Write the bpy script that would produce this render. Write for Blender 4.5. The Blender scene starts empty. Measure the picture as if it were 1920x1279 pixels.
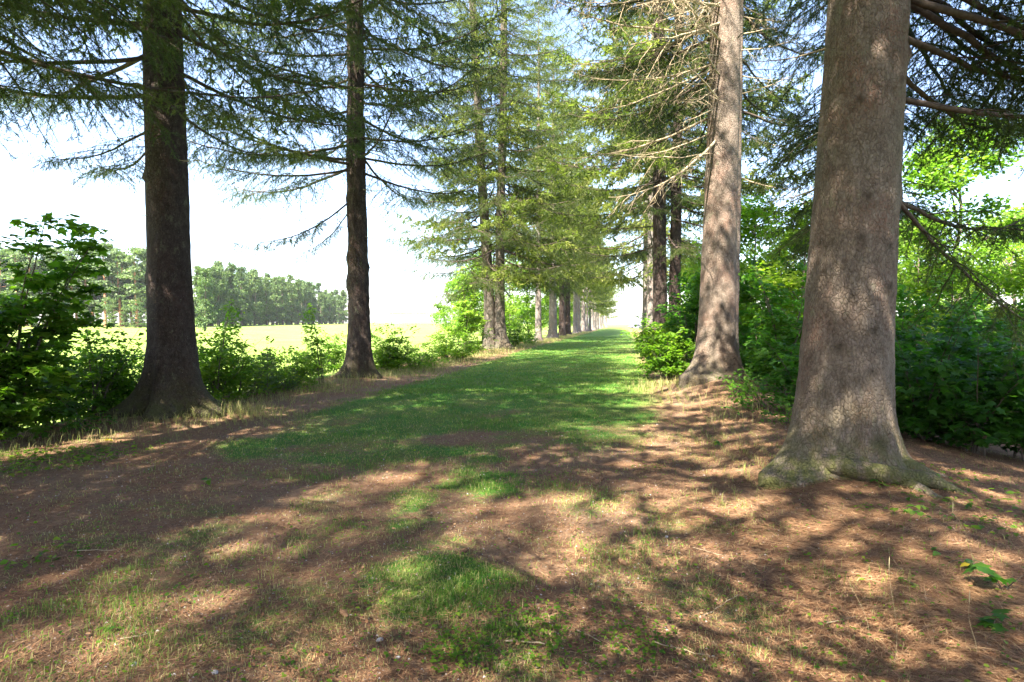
import bpy, math, random
import numpy as np
from mathutils import Vector, Matrix
C = bpy.context.scene
R = math.radians
PI = math.pi
# ------------------------------------------------------------------ camera, sky, sun, exposure
F = 1067.0
YAW, PITCH = R(11.0), R(-1.75)
EYE = 1.6
camd = bpy.data.cameras.new('camera'); camd.lens = 20.0; camd.sensor_width = 36.0
camd.clip_start = 0.05; camd.clip_end = 3000
cam = bpy.data.objects.new('camera', camd); C.collection.objects.link(cam)
cam.location = (0, 0, EYE); cam.rotation_euler = (R(90) + PITCH, 0, YAW)
C.camera = cam
SUN_AZ, SUN_EL = 198.0, 54.0          # compass bearing of the sun from +Y, clockwise
wd = bpy.data.worlds.new('World'); C.world = wd; wd.use_nodes = True
wn = wd.node_tree
sky = wn.nodes.new('ShaderNodeTexSky'); sky.sky_type = 'NISHITA'; sky.sun_disc = False
sky.sun_elevation = R(SUN_EL); sky.sun_rotation = R(SUN_AZ); sky.dust_density = 1.5; sky.ozone_density = 2.5
tn = wn.nodes.new('ShaderNodeMix'); tn.data_type = 'RGBA'; tn.blend_type = 'MULTIPLY'; tn.inputs[0].default_value = 1.0
wn.links.new(sky.outputs[0], tn.inputs[6]); tn.inputs[7].default_value = (1.06, .97, .96, 1)
wn.links.new(tn.outputs[2], wn.nodes['Background'].inputs[0])
wn.nodes['Background'].inputs[1].default_value = 0.09
sund = bpy.data.lights.new('sun', 'SUN'); sund.energy = 5.0; sund.angle = R(0.6); sund.color = (1.0, 0.93, 0.80)
sun = bpy.data.objects.new('sun', sund); C.collection.objects.link(sun)
sdir = Vector((math.sin(R(SUN_AZ)) * math.cos(R(SUN_EL)), math.cos(R(SUN_AZ)) * math.cos(R(SUN_EL)), math.sin(R(SUN_EL))))
sun.rotation_euler = sdir.to_track_quat('Z', 'Y').to_euler()
C.view_settings.view_transform = 'Standard'; C.view_settings.look = 'None'
C.view_settings.exposure = 3.0; C.view_settings.gamma = 1.0; C.view_settings.use_curve_mapping = False
C.render.engine = 'CYCLES'
C.cycles.max_bounces = 6; C.cycles.diffuse_bounces = 3; C.cycles.transmission_bounces = 3
C.cycles.transparent_max_bounces = 4; C.cycles.glossy_bounces = 2; C.cycles.volume_bounces = 0
C.cycles.use_denoising = True

fwd = Vector((-math.sin(YAW), math.cos(YAW), 0)); rgt = Vector((math.cos(YAW), math.sin(YAW), 0))
def atd(px, depth):                      # ground position seen in column px at a distance along the view axis
    p = fwd * depth + rgt * ((px - 960) / F * depth)
    return p.x, p.y
def at(px, py):                          # level-ground point under a pixel
    return atd(px, EYE * F / (py - 607.0))
XL, XR = -7.2, 2.05                      # the two rows of the avenue

# ------------------------------------------------------------------ noise
def _h(ix, iy, iz, s):
    n = (ix.astype(np.int64) * 374761393 + iy.astype(np.int64) * 668265263 + iz.astype(np.int64) * 2147483647 % 1000003 + s * 974711) & 0xffffffff
    n = ((n ^ (n >> 13)) * 1274126177) & 0xffffffff
    n = (n ^ (n >> 16)) & 0xffffffff
    return n / 4294967295.0
def noise(x, y, z=0.0, s=0):
    x = np.asarray(x, float); y = np.asarray(y, float) + 0 * x; z = np.asarray(z, float) + 0 * x
    ix, iy, iz = np.floor(x), np.floor(y), np.floor(z)
    fx, fy, fz = x - ix, y - iy, z - iz
    fx, fy, fz = fx * fx * (3 - 2 * fx), fy * fy * (3 - 2 * fy), fz * fz * (3 - 2 * fz)
    o = 0
    for a in (0, 1):
        for b in (0, 1):
            for c in (0, 1):
                o = o + _h(ix + a, iy + b, iz + c, s) * (fx if a else 1 - fx) * (fy if b else 1 - fy) * (fz if c else 1 - fz)
    return o
def fbm(x, y, z=0.0, s=0, o=4):
    t, a, n = 0, 0.5, 0
    for i in range(o):
        t = t + a * noise(np.asarray(x) * 2 ** i, np.asarray(y) * 2 ** i, np.asarray(z) * 2 ** i, s + i); n += a; a *= 0.5
    return t / n
def sstep(a, b, x):
    t = np.clip((np.asarray(x, float) - a) / (b - a), 0, 1); return t * t * (3 - 2 * t)

# ------------------------------------------------------------------ helpers
def mesh(name, verts, faces_flat, nper, attrs=None, smooth=False, mats=None, matidx=None):
    """verts (N,3); faces_flat flat int array; nper = verts per face (int or array)"""
    me = bpy.data.meshes.new(name)
    verts = np.ascontiguousarray(verts, np.float32); ff = np.ascontiguousarray(faces_flat, np.int32).ravel()
    if np.isscalar(nper): tot = np.full(len(ff) // nper, nper, np.int32)
    else: tot = np.asarray(nper, np.int32)
    st = np.concatenate(([0], np.cumsum(tot)[:-1])).astype(np.int32)
    me.vertices.add(len(verts)); me.vertices.foreach_set('co', verts.ravel())
    me.loops.add(len(ff)); me.loops.foreach_set('vertex_index', ff)
    me.polygons.add(len(tot)); me.polygons.foreach_set('loop_start', st); me.polygons.foreach_set('loop_total', tot)
    if smooth: me.polygons.foreach_set('use_smooth', np.ones(len(tot), bool))
    for m in mats or (): me.materials.append(m)
    if matidx is not None: me.polygons.foreach_set('material_index', np.asarray(matidx, np.int32))
    for k, v in (attrs or {}).items():
        v = np.asarray(v, np.float32)
        if v.ndim == 1:
            a = me.attributes.new(k, 'FLOAT', 'POINT'); a.data.foreach_set('value', v)
        else:
            a = me.attributes.new(k, 'FLOAT_COLOR', 'POINT')
            a.data.foreach_set('color', np.concatenate([v, np.ones((len(v), 1), np.float32)], 1).ravel())
    me.update(calc_edges=True); me.validate()
    return me
def link(name, me, parent=None, loc=(0, 0, 0), rot=(0, 0, 0), scale=1.0):
    o = bpy.data.objects.new(name, me); C.collection.objects.link(o)
    o.location = loc; o.rotation_euler = rot
    o.scale = (scale,) * 3 if isinstance(scale, (int, float)) else scale
    if parent: o.parent = parent
    return o
def thing(name, label, cat, loc, group=None, rz=0.0, me=None):
    o = link(name, me, None, loc, (0, 0, rz)); o['label'] = label; o['category'] = cat
    if group: o['group'] = group
    return o
class Buf:
    def __init__(s): s.v = []; s.f = []; s.n = []; s.a = []; s.c = 0
    def add(s, v, f, nper, a=None):
        s.v.append(np.asarray(v, float)); f = np.asarray(f) + s.c; s.f.append(f.ravel()); s.n.append(np.full(f.size // nper, nper))
        s.a.append(np.zeros(len(v)) if a is None else np.broadcast_to(np.asarray(a, float), (len(v),))); s.c += len(v)
    def mesh(s, name, mat, smooth=False, attr='tint'):
        return mesh(name, np.concatenate(s.v), np.concatenate(s.f), np.concatenate(s.n), {attr: np.concatenate(s.a)}, smooth, [mat])
def tube(buf, pts, rad, n=5, a=0.0):
    pts = np.asarray(pts, float); m = len(pts); rad = np.broadcast_to(np.asarray(rad, float), (m,))
    t = np.gradient(pts, axis=0); t /= np.linalg.norm(t, axis=1)[:, None] + 1e-9
    up = np.array([0, 0, 1.0]) if abs(t[0, 2]) < 0.8 else np.array([1.0, 0, 0])
    u = np.cross(t, up); u /= np.linalg.norm(u, axis=1)[:, None] + 1e-9; w = np.cross(u, t)
    th = np.arange(n) * 2 * PI / n
    v = pts[:, None] + rad[:, None, None] * (np.cos(th)[None, :, None] * u[:, None] + np.sin(th)[None, :, None] * w[:, None])
    i, j = np.meshgrid(np.arange(m - 1), np.arange(n), indexing='ij'); j2 = (j + 1) % n
    f = np.stack([i * n + j, i * n + j2, (i + 1) * n + j2, (i + 1) * n + j], -1).reshape(-1, 4)
    buf.add(v.reshape(-1, 3), f, 4, a)

# ------------------------------------------------------------------ materials
def nt(name):
    m = bpy.data.materials.new(name); m.use_nodes = True; t = m.node_tree
    b = t.nodes['Principled BSDF']; return m, t, b
def N(t, ty, **k):
    n = t.nodes.new(ty)
    for a, v in k.items(): setattr(n, a, v)
    return n
def ramp(t, fac, stops):
    r = N(t, 'ShaderNodeValToRGB'); e = r.color_ramp.elements
    while len(e) < len(stops): e.new(0.5)
    for i, (p, c) in enumerate(stops): e[i].position = p; e[i].color = (*c, 1)
    t.links.new(fac, r.inputs[0]); return r.outputs[0]
def mixc(t, fac, a, b, mode='MIX'):
    n = N(t, 'ShaderNodeMix', data_type='RGBA', blend_type=mode)
    for s, v in ((n.inputs[0], fac), (n.inputs[6], a), (n.inputs[7], b)):
        if isinstance(v, (float, int)): s.default_value = v
        elif isinstance(v, tuple): s.default_value = (*v, 1)
        else: t.links.new(v, s)
    return n.outputs[2]
def attr(t, name, out='Fac'): 
    n = N(t, 'ShaderNodeAttribute', attribute_name=name); return n.outputs[out]
def nz(t, vec, scale, detail=4, rough=0.6):
    n = N(t, 'ShaderNodeTexNoise'); n.inputs['Scale'].default_value = scale; n.inputs['Detail'].default_value = detail
    n.inputs['Roughness'].default_value = rough
    if vec is not None: t.links.new(vec, n.inputs['Vector'])
    return n.outputs['Fac']
def mapping(t, scale):
    tc = N(t, 'ShaderNodeTexCoord'); m = N(t, 'ShaderNodeMapping'); m.inputs['Scale'].default_value = scale
    t.links.new(tc.outputs['Object'], m.inputs[0]); return m.outputs[0]
def bump(t, b, h, strength, dist):
    n = N(t, 'ShaderNodeBump'); n.inputs['Strength'].default_value = strength; n.inputs['Distance'].default_value = dist
    t.links.new(h, n.inputs['Height']); t.links.new(n.outputs[0], b.inputs['Normal'])
def math_(t, op, a, b=None, c=None):
    n = N(t, 'ShaderNodeMath', operation=op)
    for i, v in enumerate((a, b, c)):
        if v is None: continue
        if isinstance(v, (int, float)): n.inputs[i].default_value = v
        else: t.links.new(v, n.inputs[i])
    return n.outputs[0]

def bark_material(name, base, dark, light, cells, crack=0.6, moss=True, rough=0.9):
    m, t, b = nt(name)
    v = mapping(t, (1, 1, 0.62))
    nn = N(t, 'ShaderNodeTexNoise'); nn.inputs['Scale'].default_value = 11; nn.inputs['Detail'].default_value = 3; t.links.new(v, nn.inputs['Vector'])
    ad = N(t, 'ShaderNodeVectorMath', operation='MULTIPLY_ADD'); t.links.new(nn.outputs['Color'], ad.inputs[0]); ad.inputs[1].default_value = (.06, .06, .06); t.links.new(v, ad.inputs[2])
    vo = N(t, 'ShaderNodeTexVoronoi', feature='DISTANCE_TO_EDGE'); vo.inputs['Scale'].default_value = cells; t.links.new(ad.outputs[0], vo.inputs['Vector'])
    vc = N(t, 'ShaderNodeTexVoronoi'); vc.inputs['Scale'].default_value = cells; t.links.new(ad.outputs[0], vc.inputs['Vector'])
    v2 = N(t, 'ShaderNodeTexVoronoi'); v2.inputs['Scale'].default_value = cells * 2.7; t.links.new(ad.outputs[0], v2.inputs['Vector'])
    edge = ramp(t, vo.outputs['Distance'], [(0.0, (0, 0, 0)), (0.05, (.55, .55, .55)), (0.22, (1, 1, 1))])
    big = nz(t, v, 2.3, 3); fine = nz(t, v, 70, 5, 0.75); mid = nz(t, v, 14, 5, 0.65)
    col = ramp(t, mid, [(0.3, dark), (0.5, base), (0.72, light)])
    sep = N(t, 'ShaderNodeSeparateColor'); t.links.new(vc.outputs['Color'], sep.inputs[0])
    sp2 = N(t, 'ShaderNodeSeparateColor'); t.links.new(v2.outputs['Color'], sp2.inputs[0])
    col = mixc(t, math_(t, 'MULTIPLY', sep.outputs[0], 0.5), col, light)
    col = mixc(t, math_(t, 'MULTIPLY', sp2.outputs[1], 0.35), col, dark)
    red = ramp(t, big, [(0.45, (0, 0, 0)), (0.7, (1, 1, 1))])
    col = mixc(t, math_(t, 'MULTIPLY', math_(t, 'MULTIPLY', red, sp2.outputs[0]), 0.7), col, (base[0] * 1.15, base[1] * .68, base[2] * .6))
    patchy = nz(t, v, 4, 3); cm = ramp(t, patchy, [(0.42, (.12, .12, .12)), (0.62, (1, 1, 1))])
    ck = math_(t, 'MULTIPLY', math_(t, 'SUBTRACT', 1.0, edge), cm)
    col = mixc(t, math_(t, 'MULTIPLY', ck, crack), col, (dark[0] * .6, dark[1] * .5, dark[2] * .45))
    col = mixc(t, ramp(t, fine, [(0.32, (0.55, .55, .55)), (0.55, (0, 0, 0))]), col, tuple(c * .4 for c in dark))
    spots = nz(t, v, 90, 2); col = mixc(t, ramp(t, spots, [(0.69, (0, 0, 0)), (0.75, (.6, .6, .6))]), col, (0.42, 0.42, 0.36))
    blot = nz(t, v, 6, 4, .7); col = mixc(t, ramp(t, blot, [(0.60, (0, 0, 0)), (0.70, (.35, .35, .35))]), col, (0.20, 0.21, 0.13))
    col = mixc(t, math_(t, 'MULTIPLY', attr(t, 'knot'), 0.75), col, (0.035, 0.027, 0.02))
    if moss:
        mf = math_(t, 'MULTIPLY', attr(t, 'moss'), ramp(t, nz(t, v, 9, 5, .7), [(0.32, (0, 0, 0)), (0.55, (1, 1, 1))]))
        col = mixc(t, mf, col, mixc(t, fine, (0.055, 0.062, 0.016), (0.13, 0.14, 0.035)))
    t.links.new(col, b.inputs['Base Color']); b.inputs['Roughness'].default_value = rough; b.inputs['Specular IOR Level'].default_value = 0.15
    h = math_(t, 'ADD', math_(t, 'ADD', math_(t, 'MULTIPLY', edge, 0.36), math_(t, 'MULTIPLY', sep.outputs[0], 0.28)), math_(t, 'ADD', math_(t, 'MULTIPLY', mid, 0.8), math_(t, 'MULTIPLY', fine, 0.35)))
    bump(t, b, h, 1.0, 0.028)
    return m
M = {}
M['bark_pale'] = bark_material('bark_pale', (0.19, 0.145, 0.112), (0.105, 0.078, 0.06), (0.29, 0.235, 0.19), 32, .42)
M['bark_dark'] = bark_material('bark_dark', (0.058, 0.041, 0.034), (0.028, 0.02, 0.017), (0.095, 0.073, 0.062), 24, .8)  # darker bark tone, with the shade on these trunks put into the colour
M['bark_grey'] = bark_material('bark_grey', (0.20, 0.17, 0.15), (0.10, 0.085, 0.075), (0.30, 0.27, 0.25), 16, .6)
M['bark_mid'] = bark_material('bark_mid', (0.12, 0.10, 0.08), (0.06, 0.05, 0.04), (0.19, 0.165, 0.14), 16, .6)
M['bark_pine'] = bark_material('bark_pine', (0.42, 0.20, 0.11), (0.25, 0.12, 0.07), (0.5, 0.28, 0.17), 3, .4, False)

def simple(name, stops, rough=0.85, scale=20, spec=0.15):
    m, t, b = nt(name)
    tc = N(t, 'ShaderNodeTexCoord')
    c = ramp(t, nz(t, tc.outputs['Object'], scale, 4), stops)
    t.links.new(c, b.inputs['Base Color']); b.inputs['Roughness'].default_value = rough; b.inputs['Specular IOR Level'].default_value = spec
    return m
M['limb'] = simple('limb_bark', [(0.3, (0.05, 0.036, 0.03)), (0.7, (0.12, 0.09, 0.072))])
M['dead_limb'] = simple('dead_limb_bark', [(0.3, (0.22, 0.165, 0.10)), (0.7, (0.46, 0.37, 0.25))])
M['stem'] = simple('shrub_stem_bark', [(0.3, (0.06, 0.05, 0.035)), (0.7, (0.15, 0.12, 0.09))])
M['stem_green'] = simple('green_stem', [(0.3, (0.07, 0.10, 0.03)), (0.7, (0.12, 0.14, 0.05))])
M['straw'] = simple('straw', [(0.3, (0.33, 0.26, 0.14)), (0.7, (0.5, 0.42, 0.25))])

def leaf_material(name, a, b_, c_, trans=0.45, rough=0.5, spec=0.3, tcol=None):
    """tint attribute 0..1 mixes a->b->c ; diffuse/gloss + translucent"""
    m, t, b = nt(name)
    oi = N(t, 'ShaderNodeObjectInfo')
    f = math_(t, 'ADD', attr(t, 'tint'), math_(t, 'MULTIPLY', math_(t, 'SUBTRACT', oi.outputs['Random'], 0.5), 0.25))
    col = ramp(t, f, [(0.0, a), (0.5, b_), (1.0, c_)])
    t.links.new(col, b.inputs['Base Color']); b.inputs['Roughness'].default_value = rough; b.inputs['Specular IOR Level'].default_value = spec
    tr = N(t, 'ShaderNodeBsdfTranslucent')
    t.links.new(mixc(t, 1.0, col, tcol or (1.25, 1.5, 0.55), 'MULTIPLY'), tr.inputs[0])
    mx = N(t, 'ShaderNodeMixShader'); mx.inputs[0].default_value = trans
    t.links.new(b.outputs[0], mx.inputs[1]); t.links.new(tr.outputs[0], mx.inputs[2])
    t.links.new(mx.outputs[0], t.nodes['Material Output'].inputs[0])
    return m
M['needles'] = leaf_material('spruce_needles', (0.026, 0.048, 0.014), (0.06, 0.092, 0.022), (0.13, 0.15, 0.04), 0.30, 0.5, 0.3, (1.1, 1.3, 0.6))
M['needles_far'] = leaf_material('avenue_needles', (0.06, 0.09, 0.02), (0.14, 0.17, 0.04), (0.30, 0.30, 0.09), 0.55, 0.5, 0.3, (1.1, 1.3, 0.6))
M['leaf_dark'] = leaf_material('shade_leaves', (0.03, 0.10, 0.016), (0.07, 0.18, 0.022), (0.16, 0.26, 0.03), 0.58, .45, .35)  # darker leaf tone, shade of the undergrowth put into the colour
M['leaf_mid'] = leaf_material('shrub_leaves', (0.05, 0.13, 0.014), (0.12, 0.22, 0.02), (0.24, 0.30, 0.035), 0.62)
M['leaf_light'] = leaf_material('sunny_leaves', (0.08, 0.17, 0.022), (0.15, 0.25, 0.035), (0.27, 0.32, 0.06), 0.55)  # lighter leaf tone, sunlight put into the colour
M['pine_green'] = leaf_material('pine_needles', (0.06, 0.10, 0.045), (0.10, 0.15, 0.06), (0.18, 0.22, 0.10), 0.3, .6, .2)
M['leaf_blue'] = leaf_material('forest_leaves', (0.04, 0.08, 0.035), (0.075, 0.125, 0.04), (0.16, 0.20, 0.07), 0.3, .6, .2)
M['blade'] = leaf_material('grass_blades', (0.05, 0.17, 0.018), (0.17, 0.25, 0.04), (0.42, 0.34, 0.17), 0.4, .6, .2, (1.1, 1.25, .7))
M['litter'] = leaf_material('needle_litter', (0.08, 0.038, 0.02), (0.23, 0.115, 0.058), (0.44, 0.29, 0.155), 0.05, .7, .15, (1, 1, 1))
M['yellow'] = leaf_material('yellow_leaf', (0.55, 0.38, 0.03), (0.6, 0.45, 0.04), (0.65, 0.5, 0.05), 0.4)
M['reddish'] = leaf_material('reddish_leaf', (0.45, 0.10, 0.06), (0.5, 0.16, 0.10), (0.5, 0.22, 0.12), 0.4)

# ground: 'grass' attribute = share of green turf over needle litter, 'straw' = field stubble, 'mossy'
m, t, b = nt('ground')
tc = N(t, 'ShaderNodeTexCoord'); P_ = tc.outputs['Object']
n1 = nz(t, P_, 1.2, 5); n2 = nz(t, P_, 14, 6, .7); n3 = nz(t, P_, 110, 4, .7)
mp = N(t, 'ShaderNodeMapping'); mp.inputs['Scale'].default_value = (1, 3, 1); mp.inputs['Rotation'].default_value = (0, 0, .7); t.links.new(P_, mp.inputs[0])
n4 = nz(t, mp.outputs[0], 60, 3, .7)
lit = ramp(t, n2, [(0.25, (0.055, 0.026, 0.013)), (0.5, (0.15, 0.081, 0.046)), (0.75, (0.26, 0.155, 0.09))])
lit = mixc(t, ramp(t, n4, [(0.45, (0, 0, 0)), (0.75, (.8, .8, .8))]), lit, (0.35, 0.21, 0.115))
lit = mixc(t, ramp(t, n3, [(0.3, (.7, .7, .7)), (0.5, (0, 0, 0))]), lit, (0.04, 0.022, 0.016))
lit = mixc(t, ramp(t, n1, [(0.35, (.5, .5, .5)), (0.6, (0, 0, 0))]), lit, (0.17, 0.13, 0.09))
gr = ramp(t, n2, [(0.25, (0.03, 0.095, 0.014)), (0.55, (0.06, 0.16, 0.022)), (0.8, (0.12, 0.19, 0.04))])
gr = mixc(t, ramp(t, n1, [(0.42, (0, 0, 0)), (0.62, (.75, .75, .75))]), gr, (0.15, 0.155, 0.045))
gr = mixc(t, ramp(t, n3, [(0.4, (0, 0, 0)), (0.7, (.6, .6, .6))]), gr, (0.02, 0.05, 0.01))
g = attr(t, 'grass'); gm = math_(t, 'ADD', g, math_(t, 'MULTIPLY', math_(t, 'SUBTRACT', n2, 0.5), 0.9))
gm = ramp(t, gm, [(0.35, (0, 0, 0)), (0.6, (1, 1, 1))])
col = mixc(t, gm, lit, gr)
st = ramp(t, nz(t, P_, 0.15, 6, .6), [(0.3, (0.13, 0.20, 0.035)), (0.7, (0.20, 0.26, 0.06))])
col = mixc(t, attr(t, 'straw'), col, st)
t.links.new(col, b.inputs['Base Color']); b.inputs['Roughness'].default_value = 0.95; b.inputs['Specular IOR Level'].default_value = 0.1
bump(t, b, math_(t, 'ADD', n2, math_(t, 'MULTIPLY', n3, 0.5)), 0.8, 0.03)
M['ground'] = m

# ------------------------------------------------------------------ terrain
mounds = []     # (x, y, height, radius)
L1 = at(325, 787); L2 = at(673, 713); L3 = at(928, 657)
R1 = atd(1576, 5.5); R2 = atd(1343, 13.2); R3 = atd(1250, 27)
mounds += [(L1[0], L1[1], .16, 1.1), (L2[0], L2[1], .14, .9), (L3[0], L3[1], .12, 1), (R1[0], R1[1], .13, .9), (R2[0], R2[1], .3, 1.1), (R3[0], R3[1], .25, 1.5)]
def height(x, y):
    x = np.asarray(x, float); y = np.asarray(y, float)
    h = 0.05 * (fbm(x * .5, y * .5, 0, 3) - .5) + 0.03 * (fbm(x * 3, y * 3, 0, 9, 3) - .5) * (np.abs(y) < 60)
    for a, b_, hh, r in mounds: h = h + hh * np.exp(-((x - a) ** 2 + (y - b_) ** 2) / (r * r))
    left = sstep(XL - 1.2, XL - 5.0, x)      # bank down to the field, then the field climbs gently
    h = h - 0.45 * left
    h = h + 1.55 * sstep(-20, -150, x) * sstep(5, 130, y) + 1.0 * left * sstep(120, 420, y) * sstep(-20, -60, x)
    h = h - 0.35 * sstep(XR + .8, XR + 4, x)
    h = h + 0.35 * sstep(XR - 1.2, XR + .2, x) * 0.4
    # far end of the avenue dips a little, dissolving into the light beyond
    return h
def grassiness(x, y):
    x = np.asarray(x, float); y = np.asarray(y, float)
    n = fbm(x * .9, y * .9, 0, 21, 4); n2_ = fbm(x * 2.6, y * 2.6, 0, 25, 3)
    lane = sstep(XL + .9, XL + 2.4, x) * (1 - sstep(XR - 2.2, XR - .3, x + .8 * (n - .5)))
    far = sstep(3.5, 12.5, y + 0.35 * (-x) + 5 * (n - .5) + 2.5 * (n2_ - .5))            # continuous turf further on
    g_ = far * lane * 0.95
    g_ = np.maximum(g_, sstep(20, 34, y) * sstep(XL + .6, XL + 2, x) * (1 - sstep(XR - 1.2, XR - .3, x)))
    near = sstep(.52, .66, n * .6 + n2_ * .4)
    # strip of turf left of the wheel track
    strip = np.exp(-((x + 1.45 + 0.12 * (y - 4)) / .55) ** 2) * sstep(1.8, 3.4, y) * (.14 + .5 * n2_)
    corner = np.exp(-(((x + 2.2) / .75) ** 2 + ((y - 2.5) / .6) ** 2)) * .35
    side = sstep(XL + .8, XL + 2.5, x) * 0.28 + .04
    g_ = np.maximum(g_, np.clip(strip + corner + near * .25 + side * n2_ * .9, 0, 1))
    g_ = np.maximum(g_, .30 * sstep(.35, .6, n2_) + .12) * (0.55 + 0.7 * n)
    for a, b_ in (L1, L2, R1, R2): g_ = g_ * (1 - .85 * np.exp(-((x - a) ** 2 + (y - b_) ** 2) / 1.6))
    g_ = g_ * (1 - .8 * sstep(XR - .9, XR + .2, x) * (1 - sstep(14, 22, y)))
    return np.clip(g_, 0, 1)
def axis(*segs):
    o = []
    for a, b_, n in segs: o.append(np.linspace(a, b_, n, endpoint=False))
    return np.concatenate(o)
def sheet(name, xs, ys, label=None):
    X, Y = np.meshgrid(xs, ys, indexing='ij'); Z = height(X, Y)
    nx, ny = X.shape; i, j = np.meshgrid(np.arange(nx - 1), np.arange(ny - 1), indexing='ij')
    f = np.stack([i * ny + j, (i + 1) * ny + j, (i + 1) * ny + j + 1, i * ny + j + 1], -1).reshape(-1, 4)
    x, y = X.ravel(), Y.ravel()
    field = sstep(XL - 2.6, XL - 4.2, x + .6 * (noise(x * .5, y * .5) - .5))
    gr_ = grassiness(x, y)
    field = np.maximum(field, sstep(130, 160, y) * (x > XL - 1.5))
    gr_ = np.where(x < XL - .5, .6 * sstep(XL - .8, XL - 2, x), gr_)
    gr_ = np.where(x > XR + 2, .25 + 0.5 * sstep(XR + 3, XR + 12, x), gr_)
    me = mesh(name, np.stack([x, y, Z.ravel()], -1), f, 4, {'grass': gr_, 'straw': field}, True, [M['ground']])
    o = link(name, me); o['kind'] = 'structure'
    return o
YS = np.concatenate([axis((-900, -60, 8), (-60, -8, 20), (-8, 1, 20), (1, 12, 120), (12, 40, 90), (40, 130, 70), (130, 420, 40), (420, 1400, 14)), [1400]])
sheet('grass_path', np.concatenate([axis((XL - 1.2, XR + 1.0, 110)), [XR + 1.0]]), YS)
sheet('field', np.concatenate([axis((-1400, -400, 8), (-400, -60, 30), (-60, -16, 30), (-16, XL - 1.2, 36)), [XL - 1.2]]), YS)
sheet('woodland_floor', np.concatenate([axis((XR + 1.0, 10, 40), (10, 60, 30), (60, 1400, 12)), [1400]]), YS)

# ------------------------------------------------------------------ trunks
def trunk_mesh(name, mat, r, k, H, lean=(0, 0), flare=.35, fh=.28, lobes=(), seed=0, na=64, nr=150, knots=(), lump=.02, moss=.6, z0=-.35, bend=0.0, groove=None, rough=.004):
    zs = np.concatenate([np.linspace(z0, 2.0, nr // 3), np.linspace(2.0, 11, nr // 2)[1:], np.linspace(11, H, nr // 6 + 2)[1:]])
    th = np.arange(na) * 2 * PI / na
    Z, T = np.meshgrid(zs, th, indexing='ij')
    rr = np.maximum((r - k * (Z - 1.6)) * (1 - sstep(H * .8, H, Z) * .8), .02)
    zz = np.clip(Z, 0, None)
    fl = flare * np.exp(-zz / fh) + .10 * np.exp(-zz / 1.1) * r / .4
    lb = 0.55
    for (a, s, w) in lobes: lb = lb + s * np.exp(-((np.angle(np.exp(1j * (T - a)))) / w) ** 2)
    rr = rr + fl * lb
    cx, cy = np.cos(T), np.sin(T)
    rr = rr + lump * (fbm(cx * 1.3 + seed, cy * 1.3, Z * 1.1, seed, 3) - .5) * 2 + lump * .45 * (fbm(cx * 5 + seed, cy * 5, Z * 5, seed + 5, 3) - .5) * 2
    rr = rr + rough * (fbm(cx * 16 * r + seed, cy * 16 * r, Z * 9, seed + 9, 3) - .5) * 2 + rough * (np.abs(fbm(cx * 26 * r, cy * 26 * r, Z * 12, seed + 13, 2) - .5) * 2 - .3)
    kn = np.zeros_like(Z)
    for (ka, kz, ks, kh) in knots:
        d = np.sqrt(((np.angle(np.exp(1j * (T - ka)))) * r / ks) ** 2 + ((Z - kz) / ks) ** 2)
        rr = rr + kh * np.exp(-d * d * 1.2) - kh * 1.1 * np.exp(-d * d * 9)
        kn = np.maximum(kn, np.exp(-d * d * 2.2))
    if groove:
        for (a, s, w) in groove: rr = rr + s * np.exp(-((np.angle(np.exp(1j * (T - a)))) / w) ** 2)
    ox = lean[0] * Z + bend * np.sin(Z * .45 + seed) ; oy = lean[1] * Z
    V = np.stack([ox + rr * cx, oy + rr * cy, Z], -1).reshape(-1, 3)
    nz_ = len(zs); i, j = np.meshgrid(np.arange(nz_ - 1), np.arange(na), indexing='ij'); j2 = (j + 1) % na
    f = np.stack([i * na + j, i * na + j2, (i + 1) * na + j2, (i + 1) * na + j], -1).reshape(-1, 4)
    ms = moss * np.exp(-np.clip(Z - .1, 0, None) / .35)
    return mesh(name, V, f, 4, {'knot': kn.ravel(), 'moss': ms.ravel()}, True, [mat])

# ------------------------------------------------------------------ spruce branches
def norm(v): return v / (np.linalg.norm(v, axis=-1, keepdims=True) + 1e-9)
def needles_along(P, D, rng, step, ln, wd_, tint):
    """P (S,2,3) strands start/end -> triangles"""
    L = np.linalg.norm(P[:, 1] - P[:, 0], axis=1); cnt = np.maximum((L / step).astype(int), 1)
    idx = np.repeat(np.arange(len(P)), cnt)
    u = rng.random(len(idx))
    base = P[idx, 0] * (1 - u)[:, None] + P[idx, 1] * u[:, None]
    d = norm(P[idx, 1] - P[idx, 0])
    rnd = norm(rng.normal(size=(len(idx), 3))); side = norm(np.cross(d, rnd)); wv = norm(np.cross(d, side))
    dirn = norm(d * .75 + side * .85)
    l = ln * rng.uniform(.7, 1.2, len(idx))
    v = np.stack([base - wv * wd_ / 2, base + wv * wd_ / 2, base + dirn * l[:, None]], 1).reshape(-1, 3)
    tt = np.repeat(np.clip(tint[idx] + rng.normal(0, .1, len(idx)), 0, 1), 3)
    return v, tt
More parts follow.
